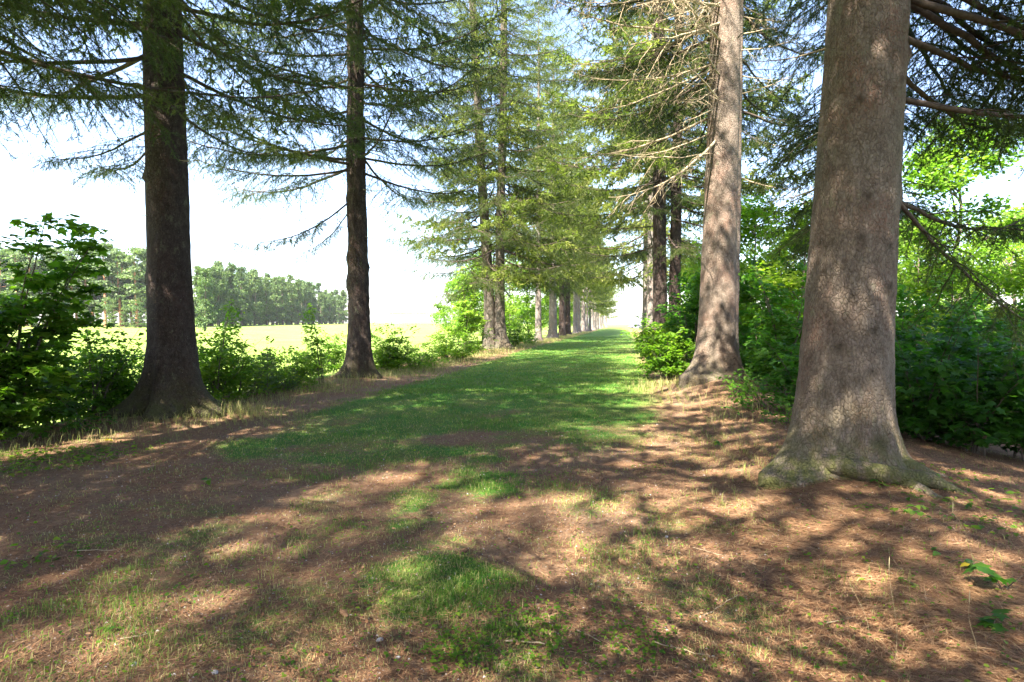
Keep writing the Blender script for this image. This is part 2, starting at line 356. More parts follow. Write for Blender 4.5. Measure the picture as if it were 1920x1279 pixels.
def spruce_branch(seed, L=4.5, detail=1.0, droop=.25, bare=False, sparse=1.0):
    """returns wood Buf and (needle verts, tint); grows along +X"""
    rng = np.random.default_rng(seed)
    n = 22; t = np.linspace(0, 1, n)
    wob = rng.normal(0, .012, (n, 2)).cumsum(0) * L * .25
    mz = L * (-droop * t + droop * 1.25 * t ** 2.4) ; my = wob[:, 0] + L * .05 * math.sin(seed) * t ** 2
    main = np.stack([L * t * (1 - .05 * t), my, mz + wob[:, 1] * .6], -1)
    wood = Buf(); r0 = .006 + .0068 * L
    tube(wood, main, r0 * (1 - .88 * t), 6 if detail > .5 else 3)
    strands = []; tint = []
    ns = int((16 if bare else 26) * L / 4.5 * (1 if detail > .5 else .75))
    for k in range(ns):
        tk = .08 + .9 * (k + rng.random() * .9) / ns
        if tk < .2 and rng.random() < .5: continue
        p = np.array([np.interp(tk, t, main[:, c]) for c in range(3)])
        sgn = 1 if k % 2 else -1
        a = sgn * R(rng.uniform(38, 68)); ls = L * (.36 * (1 - tk) ** .75 + .045) * rng.uniform(.6, 1.15)
        if tk < .3: ls *= .5 + tk
        dirx = np.array([math.cos(a), math.sin(a), rng.uniform(-.25, .12)])
        m_ = 6; s = np.linspace(0, 1, m_)
        dr = rng.uniform(.25, .6) * (1.0 if not bare else .4)
        pts = p + ls * (s[:, None] * dirx) + np.stack([0 * s, 0 * s, -dr * ls * s ** 1.8 + .12 * ls * s], -1) + rng.normal(0, .02 * ls, (m_, 3)) * s[:, None]
        if detail > .5 or k % 2: tube(wood, pts, (.0065 if detail > .5 else .008) * (ls / .8 + .5) * (1 - .85 * s), 3)
        nt_ = max(3, int(ls / ((.055 if not bare else .09) if detail > .5 else .13)))
        tk_t = rng.uniform(.15, .75)
        for q in range(m_ - 1): strands.append((pts[q], pts[q + 1])) if q > 0 else None; 
        tint += [tk_t] * (m_ - 2)
        for q in range(nt_):
            u = (q + rng.random()) / nt_
            pp = np.array([np.interp(u, s, pts[:, c]) for c in range(3)])
            sg = 1 if q % 2 else -1
            a2 = a + sg * R(rng.uniform(30, 75))
            hang = rng.uniform(.3, 2.0) * (1 if not bare else .5)
            d2 = norm(np.array([math.cos(a2), math.sin(a2), -hang]))
            l2 = rng.uniform(.09, .30) * (1.15 - u * .5) * (1.0 if not bare else 1.3) * (L / 4.5) ** .3
            e = pp + d2 * l2
            if bare: 
                mid = (pp + e) / 2 + rng.normal(0, .02, 3); e2 = e + rng.normal(0, .05, 3)
                tube(wood, [pp, mid, e2], [.0045, .0035, .0015], 3)
            else:
                strands.append((pp, e)); tint.append(tk_t + rng.uniform(-.15, .25))
                if l2 > .17:
                    for w_ in range(2):
                        b0 = pp + (e - pp) * rng.uniform(.3, .8)
                        e3 = b0 + norm(d2 + rng.normal(0, .55, 3)) * l2 * .5
                        strands.append((b0, e3)); tint.append(tk_t + .15)
    if bare: return wood, None
    S = np.array(strands); tint = np.array(tint)
    if detail > .5: v, tt = needles_along(S, None, rng, .0047 / sparse, .036, .0066, tint)
    else: v, tt = needles_along(S, None, rng, .040 / sparse, .18, .054, tint)
    return wood, (v, tt)
BR = []; BARE = []; COARSE = []
for s_ in range(7):
    w, nd = spruce_branch(100 + s_, 4.5, 1.0, .22 + .05 * (s_ % 3))
    BR.append((w.mesh('spruce_limb', M['limb'], True), mesh('spruce_needles', nd[0], np.arange(len(nd[0])), 3, {'tint': nd[1]}, False, [M['needles']])))
for s_ in range(5):
    w, nd = spruce_branch(200 + s_, 3.4, 1.0, .12 + .05 * (s_ % 3), True)
    BARE.append(w.mesh('bare_limb', M['dead_limb'], True))
for s_ in range(5):
    w, nd = spruce_branch(300 + s_, 4.5, 0.0, .3)
    COARSE.append((np.concatenate(w.v), np.concatenate(w.f), nd[0], nd[1]))
def rotm(az, pitch, roll=0):
    return np.array(Matrix.Rotation(az, 3, 'Z') @ Matrix.Rotation(-pitch, 3, 'Y') @ Matrix.Rotation(roll, 3, 'X'))
def crown_mesh(seed, z0, H, nb, Lb, mat, lean=(0, 0), stems=((0, 0, 0),), sparse=0.0, top=.5):
    rng = np.random.default_rng(seed); V = []; Fq = []; nn = []; T = []; c = 0; mi = []
    for b_ in range(nb):
        z = z0 + (H - z0) * ((b_ + rng.random()) / nb) ** .9
        if rng.random() < sparse: continue
        L = Lb * (1 - (z - z0) / (H + top - z0)) ** .8 * rng.uniform(.75, 1.1) + .3
        sc = L / 4.5; az = b_ * 2.39996 + rng.uniform(-.5, .5)
        m3 = rotm(az, rng.uniform(-.28, .05) + .35 * (z - z0) / (H - z0), rng.uniform(-.2, .2))
        sx, sy, sl = stems[b_ % len(stems)]
        off = np.array([lean[0] * z + sx + sl * z, lean[1] * z + sy, z])
        wv, wf, nv, ntt = COARSE[rng.integers(len(COARSE))]
        V.append(wv @ m3.T * sc + off); Fq.append(wf + c); nn.append(np.full(len(wf) // 4, 4)); T.append(np.zeros(len(wv))); mi.append(np.zeros(len(wf) // 4)); c += len(wv)
        keep = slice(None)
        V.append(nv @ m3.T * sc + off); Fq.append(np.arange(len(nv)) + c); nn.append(np.full(len(nv) // 3, 3)); T.append(ntt); mi.append(np.ones(len(nv) // 3)); c += len(nv)
    return mesh('spruce_crown', np.concatenate(V), np.concatenate(Fq), np.concatenate(nn), {'tint': np.concatenate(T)}, False, [M['limb'], mat], np.concatenate(mi))
def hz(x, y): return float(height(np.array([x]), np.array([y]))[0])
rng0 = random.Random(5)
def add_branch(tree, z, az, pitch, L, rtrunk, lean, bare=False, var=None, roll=0.0):
    off = (lean[0] * z + math.cos(az) * rtrunk * .8, lean[1] * z + math.sin(az) * rtrunk * .8, z)
    if bare:
        link('dead_branch', BARE[var if var is not None else rng0.randrange(5)], tree, off, Matrix.LocRotScale(None, (Matrix.Rotation(az, 3, 'Z') @ Matrix.Rotation(-pitch, 3, 'Y') @ Matrix.Rotation(roll, 3, 'X')).to_quaternion(), None).to_euler(), L / 3.4)
        return
    w, nd = BR[var if var is not None else rng0.randrange(7)]
    q = (Matrix.Rotation(az, 3, 'Z') @ Matrix.Rotation(-pitch, 3, 'Y') @ Matrix.Rotation(roll, 3, 'X')).to_euler()
    br = link('branch', w, tree, off, q, L / 4.5)
    link('needles', nd, br)
def crown_obj(tree, me, rz=0.0, sc=1.0):
    return link('crown', me, tree, (0, 0, 0), (0, 0, rz), sc)

G_L = 'spruces in the left row of the avenue'; G_R = 'spruces in the right row of the avenue'
CW = {}   # shared crowns
CW['high'] = crown_mesh(1, 6.5, 28, 80, 4.8, M['needles'])
CW['high2'] = crown_mesh(2, 8.8, 28, 76, 4.6, M['needles'])
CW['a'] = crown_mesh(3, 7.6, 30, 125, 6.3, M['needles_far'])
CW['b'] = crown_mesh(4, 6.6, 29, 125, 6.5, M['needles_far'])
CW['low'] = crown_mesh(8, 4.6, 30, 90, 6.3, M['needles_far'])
CW['d'] = crown_mesh(6, 4.0, 25, 140, 5.8, M['needles'])
CW['e'] = crown_mesh(7, 7.0, 25, 125, 6.0, M['needles'])
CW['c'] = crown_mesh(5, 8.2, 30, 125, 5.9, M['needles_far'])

def az_px(dx, df):        # azimuth (world) from camera-right dx and camera-forward df
    d = rgt * dx + fwd * df; return math.atan2(d.y, d.x)
TOCAM = az_px(0, -1)
# --- first spruce of the left row
x, y = L1; t1 = thing('spruce_tree', 'dark thick spruce trunk in front of the far pine wood with wide flaring mossy roots', 'tree', (x, y, hz(x, y)), G_L)
a0 = az_px(0, -1); aL = az_px(-1, -.2); aR = az_px(1, -.3)
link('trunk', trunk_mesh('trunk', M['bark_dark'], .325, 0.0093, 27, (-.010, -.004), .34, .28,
     [(aL, 1.1, .45), (az_px(.05, -1), .6, .3), (aR, .9, .4), (az_px(.3, 1), .8, .5), (az_px(-.45, -1), -.35, .22)], 3, 72, 170,
     [(az_px(-1, -.1), 3.85, .09, .10), (az_px(-.3, -1), 2.6, .07, .02), (az_px(.3, -1), 4.4, .08, .03), (az_px(.1, -1), 3.3, .06, .02), (az_px(-.95, -.3), 2.2, .08, .03), (az_px(.4, -1), 5.4, .07, .03)], .022, .5, bend=.02), t1)
for z, dx, df, L, p in [(5.15, -1, -.25, 4.4, .10), (5.7, -1, -.9, 4.6, -.12), (5.9, -1, .3, 4.8, 0), (4.6, -1, .8, 3.2, -.05), (6.2, -.7, -1, 4.6, -.1),
                        (6.2, 1, .3, 4.5, -.1), (5.6, 1, .8, 4.0, -.05), (6.6, 1, -.2, 4.6, -.05), (6.8, .3, -1, 4.5, 0), (6.9, -.2, -1, 4.2, .1), (7.2, -1, .1, 4.6, 0), (7.2, 1, .7, 4.5, 0),
                        (7.6, .9, -.7, 4.5, 0), (7.8, -.9, -.6, 4.5, 0), (5.0, .25, 1, 3.0, .0), (6.0, -.2, 1, 3.6, 0), (7.0, .1, 1, 4.0, 0), (4.7, -1, .2, 2.6, -.2)]:
    add_branch(t1, z, az_px(dx, df), p, L, .3, (-.01, -.004))
crown_obj(t1, CW['high'], 1.0)
for z, dx, df in [(4.1, 1, -.5), (3.2, -.8, -1)]: add_branch(t1, z, az_px(dx, df), -.1, .7, .33, (-.01, 0), True)
# --- second spruce of the left row
x, y = L2; t2 = thing('spruce_tree', 'slim dark spruce with lumpy trunk standing between the hedge bushes and the double trunk', 'tree', (x, y, hz(x, y)), G_L)
kn2 = [(az_px(-1, -.2), 2.6, .2, .09), (az_px(-1, -.3), 3.3, .14, .06), (az_px(1, -.3), 3.05, .14, .09), (az_px(1, -.1), 2.2, .12, .05), (az_px(-.8, -1), 1.4, .12, .03),
       (az_px(1, -.5), 1.5, .1, .04), (az_px(-1, -.6), 1.9, .12, .04), (az_px(.8, -.6), 4.4, .1, .03), (az_px(-.9, -.5), 4.9, .1, .04)]
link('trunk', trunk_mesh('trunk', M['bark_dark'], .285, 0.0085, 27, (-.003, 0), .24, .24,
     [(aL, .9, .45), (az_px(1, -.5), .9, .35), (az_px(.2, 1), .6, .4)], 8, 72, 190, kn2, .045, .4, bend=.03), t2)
for i in range(36):
    z = 5.7 + i * .19; az = i * 2.4 + .6
    add_branch(t2, z, az, rng0.uniform(-.08, .16) - (.05 if z < 7 else 0), rng0.uniform(4.0, 5.4), .25, (-.003, 0), roll=rng0.uniform(-.15, .15))
add_branch(t2, 5.75, az_px(-1, -.4), -.02, 4.6, .25, (0, 0)); add_branch(t2, 6.1, az_px(1, .1), .10, 4.4, .25, (0, 0))
add_branch(t2, 6.0, az_px(-1, -1.2), .12, 5.4, .25, (0, 0)); add_branch(t2, 5.9, az_px(-1, -.8), .18, 5.4, .25, (0, 0))
add_branch(t2, 4.7, az_px(-1, -.1), -.75, 2.4, .25, (0, 0), var=2); add_branch(t2, 4.9, az_px(-1, -.7), -.5, 3.6, .25, (0, 0), var=4)
for z, dx, df in [(4.2, -1, -.5), (3.9, 1, -.4), (5.2, 1, -.7), (6.6, .1, -1), (7.4, -.2, -1), (8.4, .3, -1)]: add_branch(t2, z, az_px(dx, df), -.1, 1.3, .27, (0, 0), True)
crown_obj(t2, CW['high2'], 2.0, 1.12)
# --- double trunk, third of the left row
x, y = L3; t3 = thing('spruce_tree', 'spruce with two slim trunks rising from one base by the path', 'tree', (x, y, hz(x, y)), G_L)
s1 = az_px(-1, 0); ux, uy = math.cos(s1), math.sin(s1)
link('trunk', trunk_mesh('trunk', M['bark_mid'], .32, 0.0059, 27, (ux * .055, uy * .055), .3, .4, [(s1, .4, .5)], 12, 40, 110, [(s1, 4.7, .16, .08)], .02, .3, bend=.02), t3, (ux * .2, uy * .2, 0))
link('trunk', trunk_mesh('trunk', M['bark_mid'], .30, 0.0059, 27, (-ux * .018, -uy * .018), .3, .5, [(s1 + PI, 1.2, .5)], 14, 40, 110, [], .02, .3, bend=.03), t3, (-ux * .22, -uy * .22, 0))
for i in range(84):
    z = 4.5 + i * .19; add_branch(t3, z, i * 2.4, rng0.uniform(-.25, .05), rng0.uniform(5.4, 7.6) * (1 - .02 * max(0, z - 8)), .25, (0, 0))
crown_obj(t3, crown_mesh(33, 5.0, 29, 120, 6.2, M['needles_far'], stems=((ux * .2, uy * .2, ux * .055), (-ux * .22, -uy * .22, 0))), 0)

def far_spruce(x, y, r, label, crown, group, mat, rz, sc=1.0, cname=None, na=20):
    t_ = thing('spruce_tree', label, 'tree', (x, y, hz(x, y)), group)
    sc *= 1.08
    sd = int(abs(x * 7 + y * 13)) % 97
    link('trunk', trunk_mesh('trunk', mat, r, r * .030, 28 * sc, (0, 0), r * .9, .3, [(sd, .6, .5), (sd + 2.4, .6, .5)], sd, na, 45, [], .02, .2), t_)
    crown_obj(t_, CW[crown], rz, sc)
    return t_
# rest of the left row: column where each stands in the photograph -> distance along the row
def row_y(px, X):                       # intersection of a column's sight line with the row line x = X
    k_ = (px - 960) / F; d = rgt * k_ + fwd; return X / d.x * d.y if d.x else 0
ords = ['pale smooth', 'stout pale', 'brownish', 'dark straight', 'grey', 'slender grey', 'pale tall', 'thin dark', 'thin pale']
for i, px in enumerate([1010, 1036, 1056, 1066, 1078, 1085, 1094, 1100, 1105, 1111, 1116, 1120, 1124, 1130, 1136]):
    yy = row_y(px, XL); w = [12, 16, 12, 11, 9, 7, 9, 5, 5, 6, 5, 5, 5, 6, 6, 5, 4][i]
    yy = min(yy, 290)
    r = max(.16, min(.42, w / F * yy * .49))
    nth = ['fourth', 'fifth', 'sixth', 'seventh', 'eighth', 'ninth', 'tenth', 'eleventh', 'twelfth', 'thirteenth', 'fourteenth', 'fifteenth', 'sixteenth', 'seventeenth', 'eighteenth', 'nineteenth', 'twentieth'][i]
    desc = 'pale grey smooth-trunked' if i in (0,) else ('stout pale-trunked' if i == 1 else ('dark-trunked' if i in (3, 7) else ('tall pale-trunked' if i == 6 else 'grey-brown')))
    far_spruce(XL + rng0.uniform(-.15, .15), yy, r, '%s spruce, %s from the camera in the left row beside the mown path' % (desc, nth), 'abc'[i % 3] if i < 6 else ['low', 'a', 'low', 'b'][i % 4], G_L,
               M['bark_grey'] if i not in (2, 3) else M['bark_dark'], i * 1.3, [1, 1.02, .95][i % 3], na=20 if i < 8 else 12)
# --- first spruce of the right row (big pale trunk)
x, y = R1; t4 = thing('spruce_tree', 'huge pale spruce trunk with scaly knotted bark and mossy root nearest the camera', 'tree', (x, y, hz(x, y) - .10), G_R)
ang = lambda u: az_px(u, -math.sqrt(max(0, 1 - u * u)))
kn4 = [(ang(-.55), 3.45, .055, .02), (ang(.25), 3.85, .065, .03), (ang(.45), 3.62, .07, .04), (ang(-.2), 3.42, .06, .02), (ang(-.28), 2.55, .07, .02), (ang(.35), 2.13, .07, .025), (ang(-.35), 2.2, .06, .015),
       (ang(-.45), 1.65, .07, .015), (ang(-.62), 1.2, .07, .02), (ang(.05), 1.35, .07, .02), (ang(.05), .98, .06, .02), (ang(.45), 1.75, .06, .015), (ang(.2), .35, .12, .01), (ang(.9), 3.9, .07, .05), (ang(.95), 2.6, .1, .03), (ang(-.9), 1.9, .06, .02)]
LN4 = (rgt.x * .046, rgt.y * .046)
link('trunk', trunk_mesh('trunk', M['bark_pale'], .365, 0.0106, 27, LN4, .24, .24,
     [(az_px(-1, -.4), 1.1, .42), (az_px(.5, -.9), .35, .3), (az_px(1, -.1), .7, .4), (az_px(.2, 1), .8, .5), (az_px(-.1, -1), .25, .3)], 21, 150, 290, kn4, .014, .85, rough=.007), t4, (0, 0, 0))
def root(tree, pts, r, mat):
    bb = Buf(); n = 20; tt = np.linspace(0, 1, n); P = np.array(pts, float); ts = np.linspace(0, 1, len(P))
    c = np.stack([np.interp(tt, ts, P[:, k]) for k in range(3)], -1)
    c[1:-1] = (c[:-2] + c[1:-1] * 2 + c[2:]) / 4
    rr = np.interp(tt, np.linspace(0, 1, len(r)), r)
    tube(bb, c, rr, 10)
    me = mesh('root', np.concatenate(bb.v) + (fbm(np.concatenate(bb.v)[:, 0] * 9, np.concatenate(bb.v)[:, 1] * 9, 0, 4)[:, None] - .5) * .03, np.concatenate(bb.f), np.concatenate(bb.n), {'knot': np.zeros(bb.c), 'moss': np.full(bb.c, .8)}, True, [mat])
    return link('root', me, tree)
def cp(dx, df, z): d = rgt * dx + fwd * df; return (d.x, d.y, z)
root(t4, [cp(-.28, -.02, .30), cp(-.36, -.28, .17), cp(-.18, -.52, .13), cp(.10, -.66, .11), cp(.36, -.74, .085), cp(.72, -.80, -.06)], [.06, .09, .09, .085, .065, .015], M['bark_pale'])
root(t4, [cp(.05, -.5, .10), cp(.2, -.78, .05), cp(.28, -1.0, -.01), cp(.42, -1.2, -.06)], [.06, .05, .035, .01], M['bark_pale'])
root(t4, [cp(-.3, -.2, .2), cp(-.62, -.25, .05), cp(-.95, -.35, -.08)], [.15, .09, .002], M['bark_pale'])
root(t4, [cp(.3, -.2, .15), cp(.65, -.25, .0), cp(1.05, -.3, -.12)], [.14, .09, .04], M['bark_pale'])
for z, dx, df, L, p, bare in [(4.75, 1, -.35, 4.2, -.16, 0), (4.0, 1, .5, 3.6, -.05, 0), (3.55, 1, -.2, 3.6, -.04, 0), (2.72, 1, .35, 3.0, -.05, 0), (2.65, 1, -.2, 2.6, -.75, 0), (3.2, 1, 1, 3.0, -.1, 0),
                        (4.4, .75, 1, 4.2, 0, 0), (4.9, .8, .3, 4.4, -.1, 0), (5.1, 1, .6, 4.6, -.15, 0), (5.3, 1, -.1, 4.8, -.15, 0), (4.6, .9, .15, 4.6, -.2, 0), (5.2, 1, .2, 4.5, .05, 0), (4.3, .42, 1, 3.8, 0, 0), (3.9, .38, 1, 3.8, -.05, 0), (3.5, .45, 1, 3.6, -.1, 0), (2.9, .45, 1, 3.2, -.1, 0), (4.6, .4, 1, 4.2, -.1, 0), (5.8, 1, -.8, 4.5, 0, 0), (5.8, .4, 1, 4.4, 0, 0),
                        (3.1, .5, 1, 3.4, -.05, 0), (6.3, .7, .7, 4.6, 0, 0), (6.4, .4, 1, 4.5, 0, 0), (2.9, -.1, 1, 1.2, 0, 1), (4.1, -1, .4, 1.0, 0, 1), (5.0, 1, .9, 4.6, -.12, 0), (4.9, 1, .1, 4.4, -.2, 0), (4.5, 1, -.15, 4.6, -.12, 0), (4.2, 1, .2, 4.0, -.08, 0), (5.3, 1, -.3, 5.0, -.2, 0), (5.6, 1, .1, 5.0, -.2, 0), (4.9, .9, -.5, 4.6, -.15, 0)]:
    add_branch(t4, z, az_px(dx, df), p, L, .38, LN4, bool(bare))
crown_obj(t4, CW['high'], 3.3, 1.0)
# --- second of the right row, sunlit with dead twigs
x, y = R2; t5 = thing('spruce_tree', 'sunlit pale spruce trunk with bare dead twigs and shadow bands, right of the path', 'tree', (x, y, hz(x, y) - .05), G_R)
kn5 = [(ang(u), z, .07, .025) for u, z in [(.1, 6.2), (-.1, 5.5), (.2, 4.9), (-.15, 4.3), (.15, 3.5), (-.25, 2.9), (.35, 2.5), (.1, 2.1), (-.5, 1.9), (-.2, 1.6), (.2, 1.3), (.5, .9), (-.3, .9), (.0, 3.9), (-.6, 1.2), (.3, 7.2), (-.3, 6.8)]]
LN5 = (rgt.x * .018, rgt.y * .018)
link('trunk', trunk_mesh('trunk', M['bark_pale'], .405, 0.0106, 27, LN5, .28, .28,
     [(az_px(-1, -.5), 1.0, .5), (az_px(.7, -.8), .5, .4), (az_px(.6, 1), .6, .5)], 31, 96, 220, kn5, .022, .35, bend=.02, groove=[(az_px(1, -.35), .03, .25), (az_px(.75, -.62), -.03, .12)]), t5)
for i in range(50):
    z = 4.6 + 5.6 * (i / 50) ** .62; u = rng0.uniform(-1, 1)
    add_branch(t5, z, az_px(-1, rng0.uniform(-1.2, .6)) if i % 4 else az_px(1, rng0.uniform(-1, .5)), rng0.uniform(-.6, .25), rng0.uniform(1.6, 4.2) if i % 4 else 1.8, .36, LN5, True, roll=rng0.uniform(-1.4, 1.4))
for i in range(34):
    z = 6.2 + i * .18; add_branch(t5, z, az_px(math.cos(i * 2.4), .35 + abs(math.sin(i * 2.4))), rng0.uniform(-.2, .1), rng0.uniform(3.6, 4.6), .34, LN5)
for i in range(10): add_branch(t5, 9.4 + i * .25, az_px(-1, rng0.uniform(-1, .4)), rng0.uniform(-.1, .15), 4.2, .3, LN5)
crown_obj(t5, CW['high2'], 4.0, 1.1)
# --- third of the right row: double trunk in shade
x, y = R3; t6 = thing('spruce_tree', 'dark double-trunked spruce half hidden by leafy shrubs right of the path', 'tree', (x, y, hz(x, y)), G_R)
ux, uy = rgt.x, rgt.y
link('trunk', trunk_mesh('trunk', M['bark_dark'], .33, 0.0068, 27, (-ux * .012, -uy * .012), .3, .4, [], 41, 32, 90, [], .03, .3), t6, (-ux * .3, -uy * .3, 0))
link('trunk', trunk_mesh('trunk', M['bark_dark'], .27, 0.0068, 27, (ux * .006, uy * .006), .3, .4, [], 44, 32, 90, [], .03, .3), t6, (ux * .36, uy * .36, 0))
for i in range(36):
    z = 4.8 + i * .27; add_branch(t6, z, i * 2.4, rng0.uniform(-.25, .05), rng0.uniform(4.6, 6.4), .25, (0, 0))
crown_obj(t6, CW['b'], .4, 1.05)
for i, px in enumerate([1214, 1205]):
    yy = [43, 50][i]
    nth = ['fourth', 'fifth', 'sixth', 'seventh', 'eighth', 'ninth', 'tenth'][i]
    far_spruce(XR + rng0.uniform(-.2, .2), yy, .3, 'shaded spruce, %s from the camera in the right row beyond the shrubs' % nth, 'low', G_R, M['bark_grey'], i * 1.7 + .5, 1.12, na=14)
# unseen trees of the same avenue behind the viewer, spaced and turned for dappled shade
BT = {}
for i, yy in enumerate([3.6, -7.5, -18.94, -24, -33, -43]):
    BT[i] = o_ = far_spruce(XL, yy, .36, 'spruce of the left row standing behind the viewpoint, %s back' % ['first', 'second', 'third', 'fourth', 'fifth', 'sixth'][i], 'eddddd'[i], G_L, M['bark_dark'], i * 2.1 + .2, 1.12, na=20)
    o_.rotation_euler.z = [3.63, 0, 1.11, 0, 0, 0][i]
for i, yy in enumerate([-1.43, -12, -21]):
    o_ = far_spruce(XR + .2, yy, .36, 'spruce of the right row standing behind the viewpoint, %s back' % ['first', 'second', 'third'][i], 'edd'[i], G_R, M['bark_grey'], i * 1.9 + .7, [1.1, 1.0, 1.1][i], na=20)
    o_.rotation_euler.z = [1.49, 0, 0][i]
    if i == 0:
        for z, az, L in [(4.5, 2.86, 4.8), (4.9, 3.0, 5.6), (4.3, 2.7, 4.4), (5.3, 3.1, 5.8), (4.7, 3.25, 5.4), (5.0, 2.6, 4.2), (5.6, 2.9, 5.8)]: add_branch(o_, z, az - 1.49, .02, L, .34, (0, 0))  # low unseen branches added to shade the near foreground

for i in range(26): add_branch(BT[0], 4.5 + i * .16, -.4 - (i * 2.4) % 4.3, -.05, 4.6, .3, (0, 0))  # branches added low on this tree to shade the left foreground
for i in range(8): add_branch(BT[0], 3.7 + i * .13, .35 + (i * .618 % 1) * 1.5, rng0.uniform(-.2, 0), rng0.uniform(3.8, 5.2), .3, (0, 0))
for z, az, p, L in [(5.2, 1.2, -.12, 5.0), (5.6, .9, -.1, 5.2), (6.2, 1.45, -.15, 5.2), (6.6, .7, -.1, 5.4), (5.9, 1.7, -.1, 5.0), (6.9, 1.1, -.1, 5.6), (4.8, 1.0, -.1, 4.4), (7.4, 1.3, -.1, 5.6)]:
    add_branch(BT[0], z, az, p, L, .3, (0, 0))

# ------------------------------------------------------------------ broadleaf plants
def leaf_tris(P, Nn, D, size, kind='ovate'):
    """P base, D leaf direction, Nn normal -> verts, faces; folded leaves"""
    S = norm(np.cross(D, Nn)); Nn = norm(np.cross(S, D)); s = size[:, None]
    if kind == 'quad':
        v = np.stack([P, P + D * s * .5 + S * s * .38, P + D * s, P + D * s * .5 - S * s * .38], 1)
        f = np.array([[0, 1, 2, 3]]); n = 4; k = 4
    elif kind == 'ovate':
        v = np.stack([P, P + D * s * .38 + S * s * .33 + Nn * s * .10, P + D * s * .75 + S * s * .22 + Nn * s * .06, P + D * s * 1.05 - Nn * s * .12,
                      P + D * s * .75 - S * s * .22 + Nn * s * .06, P + D * s * .38 - S * s * .33 + Nn * s * .10, P + D * s * .5], 1)
        f = np.array([[0, 1, 6], [1, 2, 6], [2, 3, 6], [3, 4, 6], [4, 5, 6], [5, 0, 6]]); n = 3; k = 7
    else:  # maple: five points
        pts = [(0, 0, 0), (.10, .42, .05), (.32, .30, .08), (.62, .52, .0), (.62, .22, .05), (1.05, 0, -.1), (.62, -.22, .05), (.62, -.52, .0), (.32, -.30, .08), (.10, -.42, .05), (.42, 0, 0)]
        v = np.stack([P + D * s * a + S * s * b_ + Nn * s * c for a, b_, c in pts], 1)
        f = np.array([[i, (i + 1) % 10, 10] for i in range(10)]); n = 3; k = 11
    F_ = (np.arange(len(P))[:, None, None] * k + f[None]).reshape(-1, n)
    return v.reshape(-1, 3), F_, n, k
def shrub_meshes(seed, Hh, spread, stems, leafsize, nleaf, mat, kind='ovate', arch=.3, low=.1, tintm=.5, leafin=.15):
    """multi-stemmed shrub or sapling: stem mesh + foliage mesh"""
    rng = np.random.default_rng(seed); wood = Buf(); tips = []
    for s in range(stems):
        az = rng.uniform(0, 2 * PI); h = Hh * rng.uniform(.6, 1.0) if s else Hh; out = spread * rng.uniform(.3, 1.0) if stems > 1 else spread * .1
        n = 10; t_ = np.linspace(0, 1, n)
        base = np.array([rng.normal(0, .07 * spread), rng.normal(0, .07 * spread), -.05])
        pts = base + np.stack([math.cos(az) * out * t_ ** 1.6, math.sin(az) * out * t_ ** 1.6, h * t_ * (1 - arch * .3 * t_)], -1) + rng.normal(0, .015 * h, (n, 3)).cumsum(0) * .5
        r = .006 + .006 * h; tube(wood, pts, r * (1 - .85 * t_), 4)
        nb = max(4, int(h * 6))
        for b_ in range(nb):
            u = low + (1 - low) * (b_ + rng.random()) / nb
            p = np.array([np.interp(u, t_, pts[:, c]) for c in range(3)])
            a = rng.uniform(0, 2 * PI); lb = (spread * .55 + .15) * (1.15 - u) * rng.uniform(.5, 1.1) + .08
            d = np.array([math.cos(a), math.sin(a), rng.uniform(.1, .8)]); d /= np.linalg.norm(d)
            m_ = 5; s_ = np.linspace(0, 1, m_); q = p + lb * s_[:, None] * d - np.stack([0 * s_, 0 * s_, .25 * lb * s_ ** 2], -1)
            tube(wood, q, .35 * r * (1 - u * .7) * (1 - .8 * s_), 3); tips.append((q, lb))
    w = np.array([l for _, l in tips]); w /= w.sum(); idx = rng.choice(len(tips), nleaf, p=w)
    u = rng.beta(1.6, 1.0, nleaf)
    Q = np.array([q for q, _ in tips])[idx]; f_ = u * 4; i0 = np.minimum(f_.astype(int), 3); fr = (f_ - i0)[:, None]
    P = Q[np.arange(nleaf), i0] * (1 - fr) + Q[np.arange(nleaf), i0 + 1] * fr
    P = P + rng.normal(0, leafin * .4, (nleaf, 3)) * np.array([1, 1, .6])
    az = rng.uniform(0, 2 * PI, nleaf)
    D = norm(np.stack([np.cos(az), np.sin(az), rng.normal(-.25, .3, nleaf)], -1)); Nn = norm(np.stack([rng.normal(0, .35, nleaf), rng.normal(0, .35, nleaf), np.ones(nleaf)], -1))
    sz = leafsize * rng.uniform(.55, 1.2, nleaf)
    v, f, n, k = leaf_tris(P, Nn, D, sz, kind)
    cl = noise(P[:, 0] * 3, P[:, 1] * 3, P[:, 2] * 3, seed)
    tint = np.repeat(np.clip(tintm - .35 + .5 * cl + rng.normal(0, .14, nleaf), 0, 1), k)
    return wood.mesh('shrub_stems', M['stem'], True), mesh('shrub_foliage', v, f, n, {'tint': tint}, False, [mat])
def put_shrub(name, label, cat, pos, sm, rz=0, sc=1.0, group=None, dz=-.02):
    o = thing(name, label, cat, (pos[0], pos[1], hz(*pos) + dz), group, rz)
    link('stem', sm[0], o, scale=sc); link('foliage', sm[1], o, scale=sc)
    return o
S = {}
S['maple'] = shrub_meshes(11, 2.9, 1.25, 9, .11, 4600, M['leaf_mid'], 'maple', tintm=.45)
S['bushy'] = shrub_meshes(12, 1.6, .95, 11, .085, 2300, M['leaf_mid'], 'ovate', tintm=.5)
S['bushy2'] = shrub_meshes(13, 1.3, 1.0, 10, .08, 1900, M['leaf_mid'], 'ovate', tintm=.6)
S['thin'] = shrub_meshes(14, 2.3, .55, 3, .09, 700, M['leaf_mid'], 'ovate', tintm=.55, low=.25)
S['weed'] = shrub_meshes(15, .8, .8, 14, .06, 1500, M['leaf_mid'], 'ovate', tintm=.5)
